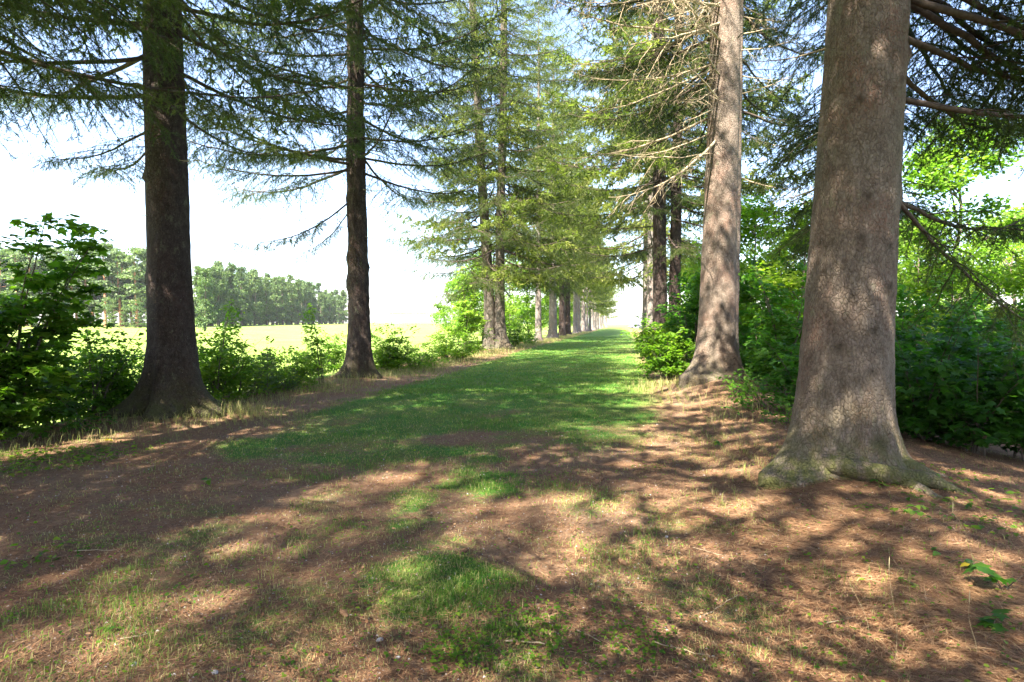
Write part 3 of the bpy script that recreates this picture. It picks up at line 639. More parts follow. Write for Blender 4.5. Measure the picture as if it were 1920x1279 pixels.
S['sapling'] = shrub_meshes(16, 3.4, 1.1, 4, .11, 2400, M['leaf_light'], 'ovate', tintm=.5, low=.3)
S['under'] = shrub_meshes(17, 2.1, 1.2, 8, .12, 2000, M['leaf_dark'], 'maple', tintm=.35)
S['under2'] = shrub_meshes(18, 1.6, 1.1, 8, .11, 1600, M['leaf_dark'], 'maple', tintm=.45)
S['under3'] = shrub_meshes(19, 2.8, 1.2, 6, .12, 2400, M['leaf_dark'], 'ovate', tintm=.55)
S['lowleaf'] = shrub_meshes(20, .8, .7, 6, .085, 320, M['leaf_dark'], 'ovate', tintm=.7)
S['pathbush'] = shrub_meshes(21, 1.3, .9, 10, .10, 2200, M['leaf_mid'], 'ovate', tintm=.65)

def tree_meshes(seed, Hh, rad, z0, nleaf, size, mat, narrow=1.0, clumps=26, tintm=.5):
    rng = np.random.default_rng(seed); wood = Buf(); n = 12; t_ = np.linspace(0, 1, n)
    tr = np.stack([rng.normal(0, .02 * Hh, n).cumsum() * .3, rng.normal(0, .02 * Hh, n).cumsum() * .3, t_ * Hh * .95 - .2 * (1 - t_)], -1)
    tr[0, :2] = 0
    tube(wood, tr, (.02 + .012 * Hh) * (1 - .9 * t_), 8)
    cs = []
    for c in range(clumps):
        u = rng.uniform(0, 1); z = z0 + (Hh - z0) * u; rr = rad * math.sin(PI * min(1, .18 + u * .82)) ** .7 * rng.uniform(.35, 1.0) * (1 if u < .85 else .6)
        a = rng.uniform(0, 2 * PI); ce = np.array([math.cos(a) * rr, math.sin(a) * rr, z])
        zb = max(z0 * .7, z - rr * .8); b0 = np.array([np.interp(zb, tr[:, 2], tr[:, k]) for k in range(3)])
        s_ = np.linspace(0, 1, 5)[:, None]; q = b0 + (ce - b0) * s_ + np.array([0, 0, .15 * rr]) * np.sin(s_ * PI)
        tube(wood, q, (.012 * Hh * .35) * (1 - .8 * s_[:, 0]), 4); cs.append((ce, rng.uniform(.18, .34) * rad * 1.25))
    idx = rng.integers(0, clumps, nleaf); ce = np.array([c for c, _ in cs])[idx]; cr = np.array([r for _, r in cs])[idx]
    d = norm(rng.normal(size=(nleaf, 3))); P = ce + d * (cr * rng.random(nleaf) ** .45)[:, None] * np.array([1.15, 1.15, .7])
    P += (fbm(P[:, 0] * 1.5, P[:, 1] * 1.5, P[:, 2] * 1.5, seed)[:, None] - .5) * rad * .35
    az = rng.uniform(0, 2 * PI, nleaf); D = norm(np.stack([np.cos(az), np.sin(az), rng.normal(-.3, .4, nleaf)], -1)); Nn = norm(rng.normal(0, .5, (nleaf, 3)) + np.array([0, 0, 1]))
    v, f, n_, k = leaf_tris(P, Nn, D, size * rng.uniform(.6, 1.2, nleaf), 'quad')
    tint = np.repeat(np.clip(tintm - .3 + .6 * noise(P[:, 0] * 1.2, P[:, 1] * 1.2, P[:, 2] * 1.2, seed) + rng.normal(0, .13, nleaf), 0, 1), k)
    return wood.mesh('tree_wood', M['stem'], True), mesh('tree_crown', v, f, n_, {'tint': tint}, False, [mat])
T = {}
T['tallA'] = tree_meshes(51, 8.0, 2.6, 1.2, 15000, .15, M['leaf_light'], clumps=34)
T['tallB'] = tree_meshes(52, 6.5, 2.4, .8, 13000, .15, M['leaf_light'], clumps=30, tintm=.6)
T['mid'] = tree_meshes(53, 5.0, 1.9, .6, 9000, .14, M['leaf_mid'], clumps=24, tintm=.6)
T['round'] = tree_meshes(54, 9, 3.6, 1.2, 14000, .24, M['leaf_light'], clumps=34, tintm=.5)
def put_tree(name, label, pos, tm, rz=0, sc=1.0, group=None, cat='tree'):
    o = thing(name, label, cat, (pos[0], pos[1], hz(*pos)), group, rz)
    link('trunk', tm[0], o, scale=sc); link('crown', tm[1], o, scale=sc)
    return o

# left hedge
GH = 'bushes growing between the left row and the field'
put_shrub('maple_bush', 'tall dark green maple bush filling the left edge of the picture', 'bush', atd(10, 7.9), S['maple'], .3, 1.25, GH)
put_shrub('maple_bush', 'lower maple bush leaning out beside the tall one at the left edge', 'bush', atd(-70, 7.2), S['maple'], 2.3, .82, GH)
put_shrub('leafy_bush', 'dense knee-high bush under the tall maple bush', 'bush', atd(70, 8.6), S['bushy2'], 1.1, 1.0, GH)
put_shrub('leafy_bush', 'rounded bush against the bright field just left of the thick dark trunk', 'bush', atd(175, 9.4), S['bushy'], 1.0, 1.12, GH)
put_shrub('leafy_bush', 'small bush touching the left roots of the thick dark trunk', 'bush', atd(245, 10.2), S['bushy2'], 2.6, 1.05, GH)
put_shrub('leafy_bush', 'bush with upright sprigs right of the thick dark trunk', 'bush', atd(410, 11.4), S['bushy'], 4.0, 1.1, GH)
put_shrub('slim_bush', 'thin tall sapling rising above the bush right of the thick dark trunk', 'bush', atd(400, 12.0), S['thin'], 2.0, 1.05, GH)
put_shrub('leafy_bush', 'low bush halfway between the two dark trunks', 'bush', atd(475, 13.0), S['bushy2'], .4, .95, GH)
put_shrub('weed_clump', 'low dark weeds in front of the field, midway between the dark trunks', 'weeds', atd(530, 13.6), S['weed'], .4, 1.3, GH)
put_shrub('slim_bush', 'slender sapling with tiered leaves just left of the lumpy slim trunk', 'bush', atd(608, 14.8), S['thin'], 5.0, 1.05, GH)
put_shrub('leafy_bush', 'low bush at the foot of the slender tiered sapling', 'bush', atd(585, 16.2), S['bushy2'], 3.0, .9, GH)
put_shrub('leafy_bush', 'yellow-green bush directly right of the lumpy slim trunk', 'bush', atd(726, 18.8), S['bushy'], .9, 1.15, GH)
put_shrub('weed_clump', 'feathery weeds between the lumpy trunk and the double trunk', 'weeds', atd(775, 20.0), S['weed'], 2.9, 1.5, GH)
put_shrub('leafy_bush', 'round dense bush left of the double trunk', 'bush', atd(836, 24.0), S['bushy2'], 1.9, 1.3, GH)
put_shrub('sapling', 'young pale green tree just left of the double trunk', 'sapling', atd(872, 29), S['sapling'], .9, 1.45, GH)
put_shrub('leafy_bush', 'low bush just left of the roots of the double trunk', 'bush', atd(888, 30), S['bushy2'], 1.2, 1.2, GH)
put_shrub('weed_clump', 'tangled weeds at the verge left of the round dense bush', 'weeds', atd(800, 21.5), S['weed'], .3, 1.3, GH)
put_shrub('leafy_bush', 'bush between the lumpy trunk and the feathery weeds', 'bush', atd(748, 19.2), S['bushy2'], .1, .9, GH)
put_shrub('leafy_bush', 'bush in the gap right of the double trunk', 'bush', atd(965, 38), S['bushy'], 2.4, 1.25, GH)
put_shrub('weed_clump', 'weeds along the verge before the pale smooth trunk', 'weeds', atd(990, 42), S['weed'], 1.4, 1.5, GH)
for i, (px, d, sc) in enumerate([(860, 62, .8), (905, 58, 1.0), (955, 66, 1.0), (990, 75, 1.1), (1035, 96, 1.1), (1060, 120, 1.2)]):
    put_tree('broadleaf_tree', ['small pale round tree left of the double trunk, beyond the row', 'pale green tree right behind the double trunk', 'light green tree between the double trunk and the pale smooth trunk',
                                'bright tree seen behind the pale smooth trunk', 'hazy tree behind the stout pale trunk', 'farthest hazy tree behind the left row'][i], atd(px, d), T['round'], i * 1.1, sc, 'pale broadleaf trees behind the left row')
for (px, d, k, sc, lab) in [(120, 9.6, 'bushy', 1.0, 'bush filling the gap beside the tall maple bush, field behind'), (215, 10.6, 'bushy2', 1.2, 'second-rank bush left of the thick dark trunk'),
        (150, 8.3, 'lowleaf', .9, 'low broad leaves in front of the bushes left of the thick dark trunk'), (375, 12.4, 'bushy2', 1.1, 'bush partly behind the thick dark trunk on its right'), (440, 12.0, 'bushy2', 1.0, 'bush with leaves dangling over the dry grass right of the thick trunk'),
        (560, 14.4, 'bushy2', .9, 'low bush left of the slender tiered sapling'), (626, 19.5, 'bushy', 1.05, 'bush directly left of the lumpy slim trunk'), (515, 14.2, 'weed', 1.5, 'weedy growth behind the pine seedlings'), (708, 19.0, 'weed', 1.7, 'weeds at the right foot of the lumpy slim trunk'),
        (862, 25.5, 'weed', 1.8, 'tall weeds under the young pale green tree'), (985, 46, 'bushy2', 1.6, 'distant verge bush left of the pale smooth trunk')]:
    put_shrub('leafy_bush' if k != 'weed' else 'weed_clump', lab, 'bush' if k != 'weed' else 'weeds', atd(px, d), S[k], px * .1, sc, GH)
# small conifer seedling before the field
bb = Buf(); tube(bb, [(0, 0, -.03), (0, 0, .5), (.01, 0, 1.05)], [.014, .009, .002], 4); seed_st = bb.mesh('seedling_stem', M['stem'], True)
rng = np.random.default_rng(9); Sx = []
for z in np.linspace(.12, 1.0, 9):
    for q in range(6):
        a = q * 1.05 + z * 7; l = .34 * (1.08 - z) + .05; Sx.append(((0, 0, z), (math.cos(a) * l, math.sin(a) * l, z + .35 * l)))
        for w_ in range(4):
            b_ = np.array(Sx[-1 - w_][0]); u_ = rng.uniform(.3, .9); s0 = np.array([math.cos(a) * l * u_, math.sin(a) * l * u_, z + .35 * l * u_])
            Sx.append((s0, s0 + np.array([math.cos(a + rng.choice([-.8, .8])), math.sin(a + rng.choice([-.8, .8])), .2]) * l * .35)) 
Sx.append(((0, 0, .8), (0, 0, 1.12)))
v, tt = needles_along(np.array(Sx), None, rng, .008, .05, .008, np.full(len(Sx), .4)); seed_nd = mesh('seedling_needles', v, np.arange(len(v)), 3, {'tint': tt}, False, [M['pine_green']])
for (px, d, sc, lab) in [(500, 12.6, 1.0, 'small upright pine seedling against the bright field between the dark trunks'), (548, 13.2, .55, 'tiny pine seedling beside the taller one in the hedge gap')]:
    p = atd(px, d); o = thing('pine_seedling', lab, 'seedling', (p[0], p[1], hz(*p)), 'pine seedlings in the hedge'); link('stem', seed_st, o, scale=sc); link('needles', seed_nd, o, scale=sc)

# right undergrowth
GU = 'shrubs in the undergrowth right of the avenue'
lst = [('under', 1740, 7.6, .95, 'dark maple shrub close behind the huge pale trunk'), ('under2', 1840, 6.9, 1.0, 'low dark maple shrub in the shade right of the huge trunk'),
       ('under', 1930, 7.0, 1.0, 'dark maple shrub cut by the right picture edge'), ('under3', 1880, 9.2, .95, 'taller shaded shrub behind the maple shrubs at far right'),
       ('under2', 1700, 8.8, 1.1, 'shaded shrub peeping out right behind the huge trunk'), ('under', 1790, 10.5, 1.25, 'shrub in the second rank right of the huge trunk'),
       ('under3', 1680, 12, 1.15, 'deep shaded shrub behind the huge trunk, half lit on top'), ('under2', 1960, 8.8, 1.1, 'shaded shrub in the second rank at the right edge'),
       ('under2', 1500, 9.2, .9, 'dark shrub left of the huge trunk at its foot'), ('under3', 1470, 11.6, 1.12, 'tall dark shrub in the gap between the two pale trunks'),
       ('under', 1420, 14.6, 1.05, 'dark shrub touching the right side of the sunlit pale trunk'), ('under3', 1530, 13.5, .95, 'dark shrub behind the left side of the huge trunk'),
       ('under2', 1445, 12.8, .85, 'low shrub at the foot of the gap between the pale trunks'), ('under3', 1395, 17, 1.45, 'shrub behind the right side of the sunlit pale trunk'),
       ('under3', 1300, 18.5, 1.3, 'shrub just left behind the sunlit pale trunk'), ('under', 1285, 22, 1.4, 'shrub in front of the dark double trunk'),
       ('under3', 1315, 24, 1.5, 'tall shrub right of the dark double trunk'), ('under3', 1262, 26, .6, 'low shrub hiding the base of the dark double trunk'),
       ('under', 1236, 33, 1.2, 'shrub along the path just beyond the dark double trunk'), ('under3', 1290, 30, 1.7, 'leafy shrub behind the dark double trunk'),
       ('under', 1222, 45, 1.4, 'shrub by the path edge far along the right row'), ('under3', 1225, 58, 1.5, 'distant shrub by the path edge along the right row')]
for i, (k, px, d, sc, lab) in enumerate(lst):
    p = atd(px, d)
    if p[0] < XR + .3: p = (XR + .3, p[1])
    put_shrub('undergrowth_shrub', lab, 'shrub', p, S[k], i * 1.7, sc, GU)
put_shrub('path_bush', 'sunlit yellow-green bush at the foot of the sunlit pale trunk, left side', 'bush', atd(1258, 16.2), S['pathbush'], .5, 1.35, GU)
put_shrub('path_bush', 'sunlit leafy bush along the path before the dark double trunk', 'bush', atd(1248, 20), S['pathbush'], 2.5, 1.7, GU)
put_shrub('path_bush', 'leafy bush spilling over the path edge under the double trunk', 'bush', atd(1235, 25), S['pathbush'], 4.5, 1.6, GU)
put_shrub('leaf_sprig', 'loose low leafy sprigs between the two pale trunks', 'plant', atd(1425, 9.8), S['lowleaf'], .5, 1.05, GU)
put_shrub('leaf_sprig', 'low leafy sprigs at the right foot of the sunlit pale trunk', 'plant', atd(1395, 11.2), S['lowleaf'], 2.5, .8, GU)
put_shrub('leaf_sprig', 'small leafy sprig leaning on the left foot of the huge trunk', 'plant', atd(1475, 8.2), S['lowleaf'], 4.1, .8, GU)
GT = 'sunlit broadleaf trees beyond the right undergrowth'
tl = [('tallA', 1800, 17.5, 1.0, 'tall sunny broadleaf tree whose top stands free against the sky at right'), ('tallB', 1900, 15, .72, 'sunny broadleaf tree at the right edge of the picture'),
      ('tallB', 1720, 16, .72, 'sunny broadleaf tree just right of the huge trunk'), ('tallB', 1850, 21, .85, 'sunny tree behind the tall free-standing one'), ('mid', 1780, 12.8, .62, 'smaller sunlit tree over the shaded shrubs right of the huge trunk'),
      ('mid', 1950, 11.5, .62, 'smaller sunlit tree over the shrubs at the right edge'), ('tallB', 1490, 21, .8, 'bright tree filling the gap between the two pale trunks'), ('tallB', 1440, 26, .95, 'bright tree behind the gap right of the sunlit trunk'),
      ('mid', 1510, 16, .95, 'small sunlit tree with visible stems left of the huge trunk'), ('mid', 1410, 19.5, 1.1, 'sunlit green tree right behind the sunlit pale trunk'), ('tallB', 1580, 22, .95, 'broadleaf tree hidden mostly behind the huge trunk'),
      ('tallB', 1340, 33, 1.0, 'green tree behind the sunlit pale trunk'), ('tallA', 1290, 46, .9, 'far green tree behind the dark double trunk'), ('tallA', 1700, 27, .8, 'far sunny tree between the huge trunk and the tall one'),
      ('tallA', 1960, 22, .8, 'far sunny tree at the right edge')]
for i, (k, px, d, sc, lab) in enumerate(tl):
    p = atd(px, d); put_tree('broadleaf_tree', lab, (max(p[0], XR + 2.2), p[1]), T[k], i * 1.3, sc, GT)

# ------------------------------------------------------------------ far wood beyond the field
def pine_meshes(seed, Hh, rad, nclump, mat_leaf, mat_bark, z0f, size, n_leaf, flat):
    rng = np.random.default_rng(seed); w = Buf(); t_ = np.linspace(0, 1, 8)
    tube(w, np.stack([.25 * np.sin(t_ * 3 + seed), .2 * np.cos(t_ * 2 + seed), t_ * Hh * .97], -1), (.3 - .25 * t_) * 1.25, 6)
    ce = []; cr = []
    for c in range(nclump):
        u = rng.random(); z = Hh * (z0f + (1 - z0f) * u); rr = rad * (1 - .75 * u ** 1.6) * rng.uniform(.35, 1); a = rng.uniform(0, 2 * PI)
        p = np.array([math.cos(a) * rr, math.sin(a) * rr, z]); ce.append(p); cr.append(rng.uniform(.9, 1.6) * rad / 3.6)
        tube(w, [np.array([0, 0, z - .6]), p * [.6, .6, 1] - [0, 0, .2], p], [.09, .06, .02], 3)
    idx = rng.integers(0, nclump, n_leaf); ce = np.array(ce)[idx]; cr = np.array(cr)[idx]
    P = ce + norm(rng.normal(size=(n_leaf, 3))) * (cr * rng.random(n_leaf) ** .4)[:, None] * np.array([1.25, 1.25, flat])
    D = norm(rng.normal(size=(n_leaf, 3))); Nn = norm(rng.normal(0, .6, (n_leaf, 3)) + [0, 0, 1])
    v, f, n_, k = leaf_tris(P, Nn, D, size * rng.uniform(.6, 1.2, n_leaf), 'quad')
    return w.mesh('pine_wood', mat_bark, True), mesh('pine_crown', v, f, n_, {'tint': np.repeat(np.clip(.5 + rng.normal(0, .2, n_leaf), 0, 1), k)}, False, [mat_leaf])
PN = [pine_meshes(70 + i, 17.5, 3.4, 30, M['pine_green'], M['bark_pine'], .22, .62, 2600, .38) for i in range(3)]
DN = [pine_meshes(80 + i, 17.5, 2.5, 60, M['leaf_blue'], M['stem'], .04, .55, 4200, .75) for i in range(3)]
rr_ = random.Random(8)
def forest_tree(px, d, kind, sc, label, grp):
    p = atd(px, d); k = (PN if kind == 'p' else DN)[rr_.randrange(3)]
    o = thing('pine_tree' if kind == 'p' else 'forest_tree', label, 'tree', (p[0], p[1], hz(*p) - .1), grp, rr_.uniform(0, 6))
    link('trunk', k[0], o, scale=sc); link('crown', k[1], o, scale=sc)
OR = ['first', 'second', 'third', 'fourth', 'fifth', 'sixth', 'seventh', 'eighth', 'ninth', 'tenth', 'eleventh', 'twelfth', 'thirteenth', 'fourteenth', 'fifteenth', 'sixteenth', 'seventeenth', 'eighteenth', 'nineteenth', 'twentieth', 'twenty-first']
for row in range(4):
    for i in range(13):
        px = -20 + i * 27 + rr_.uniform(-9, 9) + row * 7; d = 132 + row * 6 + (px + 20) * .03 + rr_.uniform(-2, 2)
        forest_tree(px, d, 'p', rr_.uniform(.85, 1.15) * (1.0 + .02 * row), ('tall orange-trunked pine in the front rank of the far wood, %s from its left end' % OR[i]) if row == 0 else 'pine deeper in the far wood, mostly hidden by the pines before it', 'pines in the wood beyond the field')
for row in range(3):
    for i in range(21):
        px = 372 + i * 13.2 + rr_.uniform(-6, 6) + row * 5; d = 150 + max(0, px - 380) * .43 + row * 7
        forest_tree(px, d, 'd', rr_.uniform(.82, 1.1) * (1.0 if px < 600 else .85), ('leafy tree in front of the far wood, %s right of the thick trunk' % OR[i]) if row == 0 else 'green tree deeper in the far wood behind its front rank', 'green trees in the wood beyond the field')
for i in range(21):       # dark lower edge of the pine wood
    px = 40 + i * 16 + rr_.uniform(-6, 6); forest_tree(px, 127 + rr_.uniform(0, 4), 'd', rr_.uniform(.22, .36), 'small dark understorey tree below the far pines, %s from the left' % OR[i], 'understorey trees below the pines')
forest_tree(385, 118, 'd', .72, 'single pale rounded tree at the wood edge just right of the thick dark trunk', 'green trees in the wood beyond the field')

# ------------------------------------------------------------------ long low shed beyond the field and parked car at the path end
def box(buf, x0, x1, y0, y1, z0, z1):
    v = [(x0, y0, z0), (x1, y0, z0), (x1, y1, z0), (x0, y1, z0), (x0, y0, z1), (x1, y0, z1), (x1, y1, z1), (x0, y1, z1)]
    buf.add(v, [[0, 3, 2, 1], [4, 5, 6, 7], [0, 1, 5, 4], [1, 2, 6, 5], [2, 3, 7, 6], [3, 0, 4, 7]], 4)
white = simple('white_cladding', [(0.3, (0.72, 0.72, 0.74)), (0.7, (0.8, 0.8, 0.8))], .7, 3)
roofm = simple('grey_roof', [(0.3, (0.3, 0.3, 0.34)), (0.7, (0.42, 0.42, 0.46))], .6, 3)
darkm = simple('dark_opening', [(0.3, (0.03, 0.03, 0.035)), (0.7, (0.05, 0.05, 0.06))], .4, 3)
p = atd(780, 300)
sh = thing('farm_shed', 'long low white shed with grey roof beyond the bright field', 'shed', (p[0], p[1], hz(*p)), rz=YAW)
b1 = Buf(); box(b1, -13, 13, -4, 4, 0, 6.2); link('wall', b1.mesh('wall', white), sh)
b1 = Buf(); v = [(-13.6, -4.7, 6.2), (13.6, -4.7, 6.2), (13.6, 0, 8.4), (-13.6, 0, 8.4), (13.6, 4.7, 6.2), (-13.6, 4.7, 6.2), (-13.6, -4.7, 5.9), (13.6, -4.7, 5.9), (13.6, 4.7, 5.9), (-13.6, 4.7, 5.9)]
b1.add(v, [[0, 1, 2, 3], [3, 2, 4, 5], [6, 7, 1, 0], [9, 5, 4, 8], [6, 9, 8, 7]], 4); b1.add(v, [[0, 3, 5], [1, 4, 2]], 3); link('roof', b1.mesh('roof', roofm), sh)
p = atd(1193, 170)
car = thing('parked_car', 'small dark car parked in the light at the far end of the path', 'car', (p[0], p[1], hz(*p)), rz=.2)
carm = simple('car_paint', [(0.3, (0.12, 0.11, 0.16)), (0.7, (0.14, 0.13, 0.18))], .3, 3, .5)
b1 = Buf(); prof = [(-2.1, .35), (-2.15, .8), (-1.5, .95), (-1.0, 1.42), (.6, 1.45), (1.2, .98), (2.0, .85), (2.15, .4)]
n = len(prof); v = [(a, -.85, z) for a, z in prof] + [(a, .85, z) for a, z in prof]
b1.add(v, [[i, (i + 1) % n, (i + 1) % n + n, i + n] for i in range(n)], 4)
b1.add(v, [list(range(n))[::-1]], n); b1.add(v, [list(range(n, 2 * n))], n); link('body', b1.mesh('car_body', carm), car)
bw = Buf(); tube(bw, [(0, -.1, 0), (0, -.09, 0), (0, .09, 0), (0, .1, 0)], [.05, .33, .33, .05], 14); wm = bw.mesh('wheel', darkm, False)
for a in (-1.35, 1.3):
    for s_ in (-.82, .82): link('wheel', wm, car, (a, s_, .33))
bg = Buf(); box(bg, -.9, .9, -.87, .87, .98, 1.34); link('window', bg.mesh('window', darkm), car)

# ------------------------------------------------------------------ ground cover
def strips(P, D, Wd, Hh, bend, widths, tint, mat, name, up=None):
    """blades: base P, horizontal lean D, length Hh"""
    n = len(P); side = np.stack([-D[:, 1], D[:, 0], 0 * D[:, 0]], -1); w = widths[:, None]
    Z = np.array([0, 0, 1.0])
    mid = P + D * (Hh * bend * .35)[:, None] + Z * (Hh * .6)[:, None]
    tip = P + D * (Hh * bend)[:, None] + Z * (Hh * (1 - .35 * bend))[:, None]
    v = np.stack([P - side * w / 2, P + side * w / 2, mid + side * w * .4, mid - side * w * .4, tip], 1).reshape(-1, 3)
    b0 = np.arange(n)[:, None] * 5
    f = np.concatenate([np.concatenate([b0 + np.array([[0, 1, 2, 3]])], 1).ravel(), (b0 + np.array([[3, 2, 4]])).ravel()])
    nn = np.concatenate([np.full(n, 4), np.full(n, 3)])
    return mesh(name, v, f, nn, {'tint': np.repeat(tint, 5)}, False, [mat])
rng = np.random.default_rng(77)
def scatter(n, d0, d1, powr=1.0, xlo=XL - 2, xhi=XR + 3):
    """points in the visible wedge, denser near the viewer"""
    u = rng.random(n); d = 1 / ((1 / d0) + u * (1 / d1 - 1 / d0)) if powr == 1 else d0 * (d1 / d0) ** u
    lat = rng.uniform(-.98, .98, n) * d
    x = fwd.x * d + rgt.x * lat; y = fwd.y * d + rgt.y * lat
    k = (x > xlo) & (x < xhi); return x[k], y[k], d[k]
def stuffobj(name, me, label): 
    o = link(name, me); o['kind'] = 'stuff'; o['label'] = label; o['category'] = name.replace('_', ' ')
    return o
# turf
x, y, d = scatter(520000, 1.9, 14, 2)
g_ = grassiness(x, y) + .35 * (noise(x * 5, y * 5, 0, 71) - .5)
k = rng.random(len(x)) < sstep(.15, 1.1, g_) * .75 + .03; x, y, d, g_ = x[k], y[k], d[k], g_[k]
n = len(x); a = rng.uniform(0, 2 * PI, n); lush = sstep(.55, .75, noise(x * 1.3, y * 1.3, 0, 81))
Hh = rng.uniform(.010, .042, n) * (1 + .7 * lush); tint = np.clip(.54 + .3 * (1 - sstep(.3, .6, g_)) - .30 * lush - .12 * sstep(7, 12, y) + rng.normal(0, .14, n) + .55 * (rng.random(n) < .16), 0, 1)
P = np.stack([x, y, height(x, y) - .004], -1)
stuffobj('turf', strips(P, np.stack([np.cos(a), np.sin(a), 0 * a], -1), None, Hh, rng.uniform(.2, 1.0, n), .0022 + .00045 * d, tint, M['blade'], 'turf'), 'short patchy green grass growing through the needle litter of the path')
x, y, d = scatter(260000, 13, 70, 2, XL - .5, XR + .8)
g_ = grassiness(x, y); k = rng.random(len(x)) < sstep(.2, .6, g_) * .9 + .03; x, y, d = x[k], y[k], d[k]; n = len(x); a = rng.uniform(0, 2 * PI, n)
P = np.stack([x, y, height(x, y) - .005], -1)
stuffobj('lawn_grass', strips(P, np.stack([np.cos(a), np.sin(a), 0 * a], -1), None, rng.uniform(.03, .07, n), rng.uniform(.3, 1, n), .004 + .0006 * d, np.clip(.2 + .35 * sstep(.45, .7, fbm(x * .5, y * .25, 0, 91)) + .25 * sstep(-1.5, 1.5, x) + rng.normal(0, .13, n), 0, 1), M['blade'], 'lawn_grass'), 'mown green grass along the middle of the avenue')
# dry pale grass verges and round the trunks
xs, ys, hs = [], [], []
def tuft(cx, cy, r, n_, h):
    q = rng.normal(0, r * .75, (n_, 2)); q = np.round(q / .16) * .16 * .75 + q * .4 + 0; xs.append(cx + q[:, 0]); ys.append(cy + q[:, 1]); hs.append(h * 1.25 * rng.beta(1.5, 2.2, n_) * np.exp(-(q ** 2).sum(1) / (2 * r * r)) + .03)
for (px, d_, r, n_, h) in [(460, 9.6, .6, 1200, .35), (380, 9.2, .5, 700, .22), (250, 8.7, .7, 900, .15), (590, 14.2, .8, 900, .3), (760, 19, 1.2, 1200, .3), (1240, 13.2, .55, 900, .35), (1215, 14.5, .5, 500, .3), (1255, 11.8, .5, 500, .18),
                           (1440, 5.6, .35, 260, .16), (1400, 6.6, .5, 500, .12), (1330, 7.8, .6, 600, .1), (1350, 5.0, .35, 260, .10)]:
    p = atd(px, d_); tuft(p[0], p[1], r, n_, h)
yv = rng.uniform(14, 110, 16000); xs.append(XL + .3 + rng.normal(0, .55, 16000)); ys.append(yv); hs.append(rng.uniform(.08, .32, 16000))
yv = rng.uniform(-2, 16, 5000); xs.append(XL - .3 + rng.normal(0, .7, 5000)); ys.append(yv); hs.append(rng.uniform(.05, .22, 5000))
yv = rng.uniform(9, 80, 6000); xs.append(XR - .3 + rng.normal(0, .4, 6000)); ys.append(yv); hs.append(rng.uniform(.06, .25, 6000))
x, y, h = map(np.concatenate, (xs, ys, hs)); n = len(x); a = rng.uniform(0, 2 * PI, n)
P = np.stack([x, y, height(x, y) - .005], -1)
stuffobj('dry_grass', strips(P, np.stack([np.cos(a), np.sin(a), 0 * a], -1), None, h, rng.uniform(.2, .9, n), np.full(n, .002) + .00028 * y.clip(0, 40), np.clip(.88 + rng.normal(0, .22, n), 0, 1), M['blade'], 'dry_grass'), 'pale dry grass along the verges and round the tree feet')
# needle litter: thin straws lying flat
x, y, d = scatter(300000, 1.7, 11, 2, XL - 1.5, XR + 2.2)
dens = .30 + .7 * sstep(-.2, 1.6, x) ; dens = dens * (1 - .75 * sstep(.3, .8, grassiness(x, y)))
k = rng.random(len(x)) < dens; x, y, d = x[k], y[k], d[k]; n = len(x)
a = 1.2 * fbm(x * .8, y * .8, 0, 44) * 2 * PI + rng.normal(0, .7, n); ln = rng.uniform(.02, .075, n) * (1 + 1.2 * sstep(.5, 1.6, x) * rng.random(n)); w = .0011 + .0004 * d
D = np.stack([np.cos(a), np.sin(a), rng.normal(0, .10, n)], -1); sd = np.stack([-D[:, 1], D[:, 0], 0 * a], -1)
P = np.stack([x, y, height(x, y) + rng.uniform(.002, .020, n)], -1)
v = np.stack([P - sd * w[:, None], P + sd * w[:, None], P + D * ln[:, None]], 1).reshape(-1, 3)
tint = np.clip(.52 + .18 * sstep(.2, 1.8, x) + rng.normal(0, .25, n), 0, 1)
stuffobj('needle_litter', mesh('needle_litter', v, np.arange(3 * n), 3, {'tint': np.repeat(tint, 3)}, False, [M['litter']]), 'fallen reddish brown spruce needles strewn over the ground')
# clover-like ground cover
cx, cy, cs = [], [], []
def patch(px, py, r, n_, sz):
    p = at(px, py); a = rng.uniform(0, 2 * PI, n_); q = r * rng.random(n_) ** .6; cx.append(p[0] + q * np.cos(a)); cy.append(p[1] + q * np.sin(a)); cs.append(sz * rng.uniform(.35, 1.15, n_))
for q in [(930, 1210, .34, 360, .026), (860, 1240, .2, 260, .026), (1000, 1180, .22, 220, .024), (1180, 1190, .25, 160, .026), (1060, 1250, .2, 160, .025), (1210, 1230, .2, 120, .03), (80, 1050, .3, 60, .05), (60, 870, .8, 500, .06), (200, 850, .6, 160, .05),
          (1640, 1000, .12, 20, .04), (640, 1000, .2, 40, .03), (330, 1130, .15, 40, .03), (1010, 900, .4, 60, .03), (690, 1140, .15, 40, .03), (1220, 885, .2, 60, .03), (1800, 960, .8, 300, .05), (1880, 1030, .5, 120, .05)]: patch(*q)
x, y, d = scatter(5200, 2, 9, 2, XL + .5, XR); cx.append(x); cy.append(y); cs.append(rng.uniform(.012, .028, len(x)))
x, y, s_ = map(np.concatenate, (cx, cy, cs)); n = len(x); a = rng.uniform(0, 2 * PI, n)
P = np.stack([x, y, height(x, y) + rng.uniform(.008, .05, n)], -1)
v, f, n_, k_ = leaf_tris(P, norm(rng.normal(0, .3, (n, 3)) + [0, 0, 1]), norm(np.stack([np.cos(a), np.sin(a), rng.normal(0, .2, n)], -1)), s_ * rng.uniform(.7, 1.3, n), 'ovate')
stuffobj('ground_cover', mesh('ground_cover', v, f, n_, {'tint': np.repeat(np.clip(.45 + rng.normal(0, .25, n), 0, 1), k_)}, False, [M['leaf_mid']]), 'small low leaves creeping over the litter of the path')
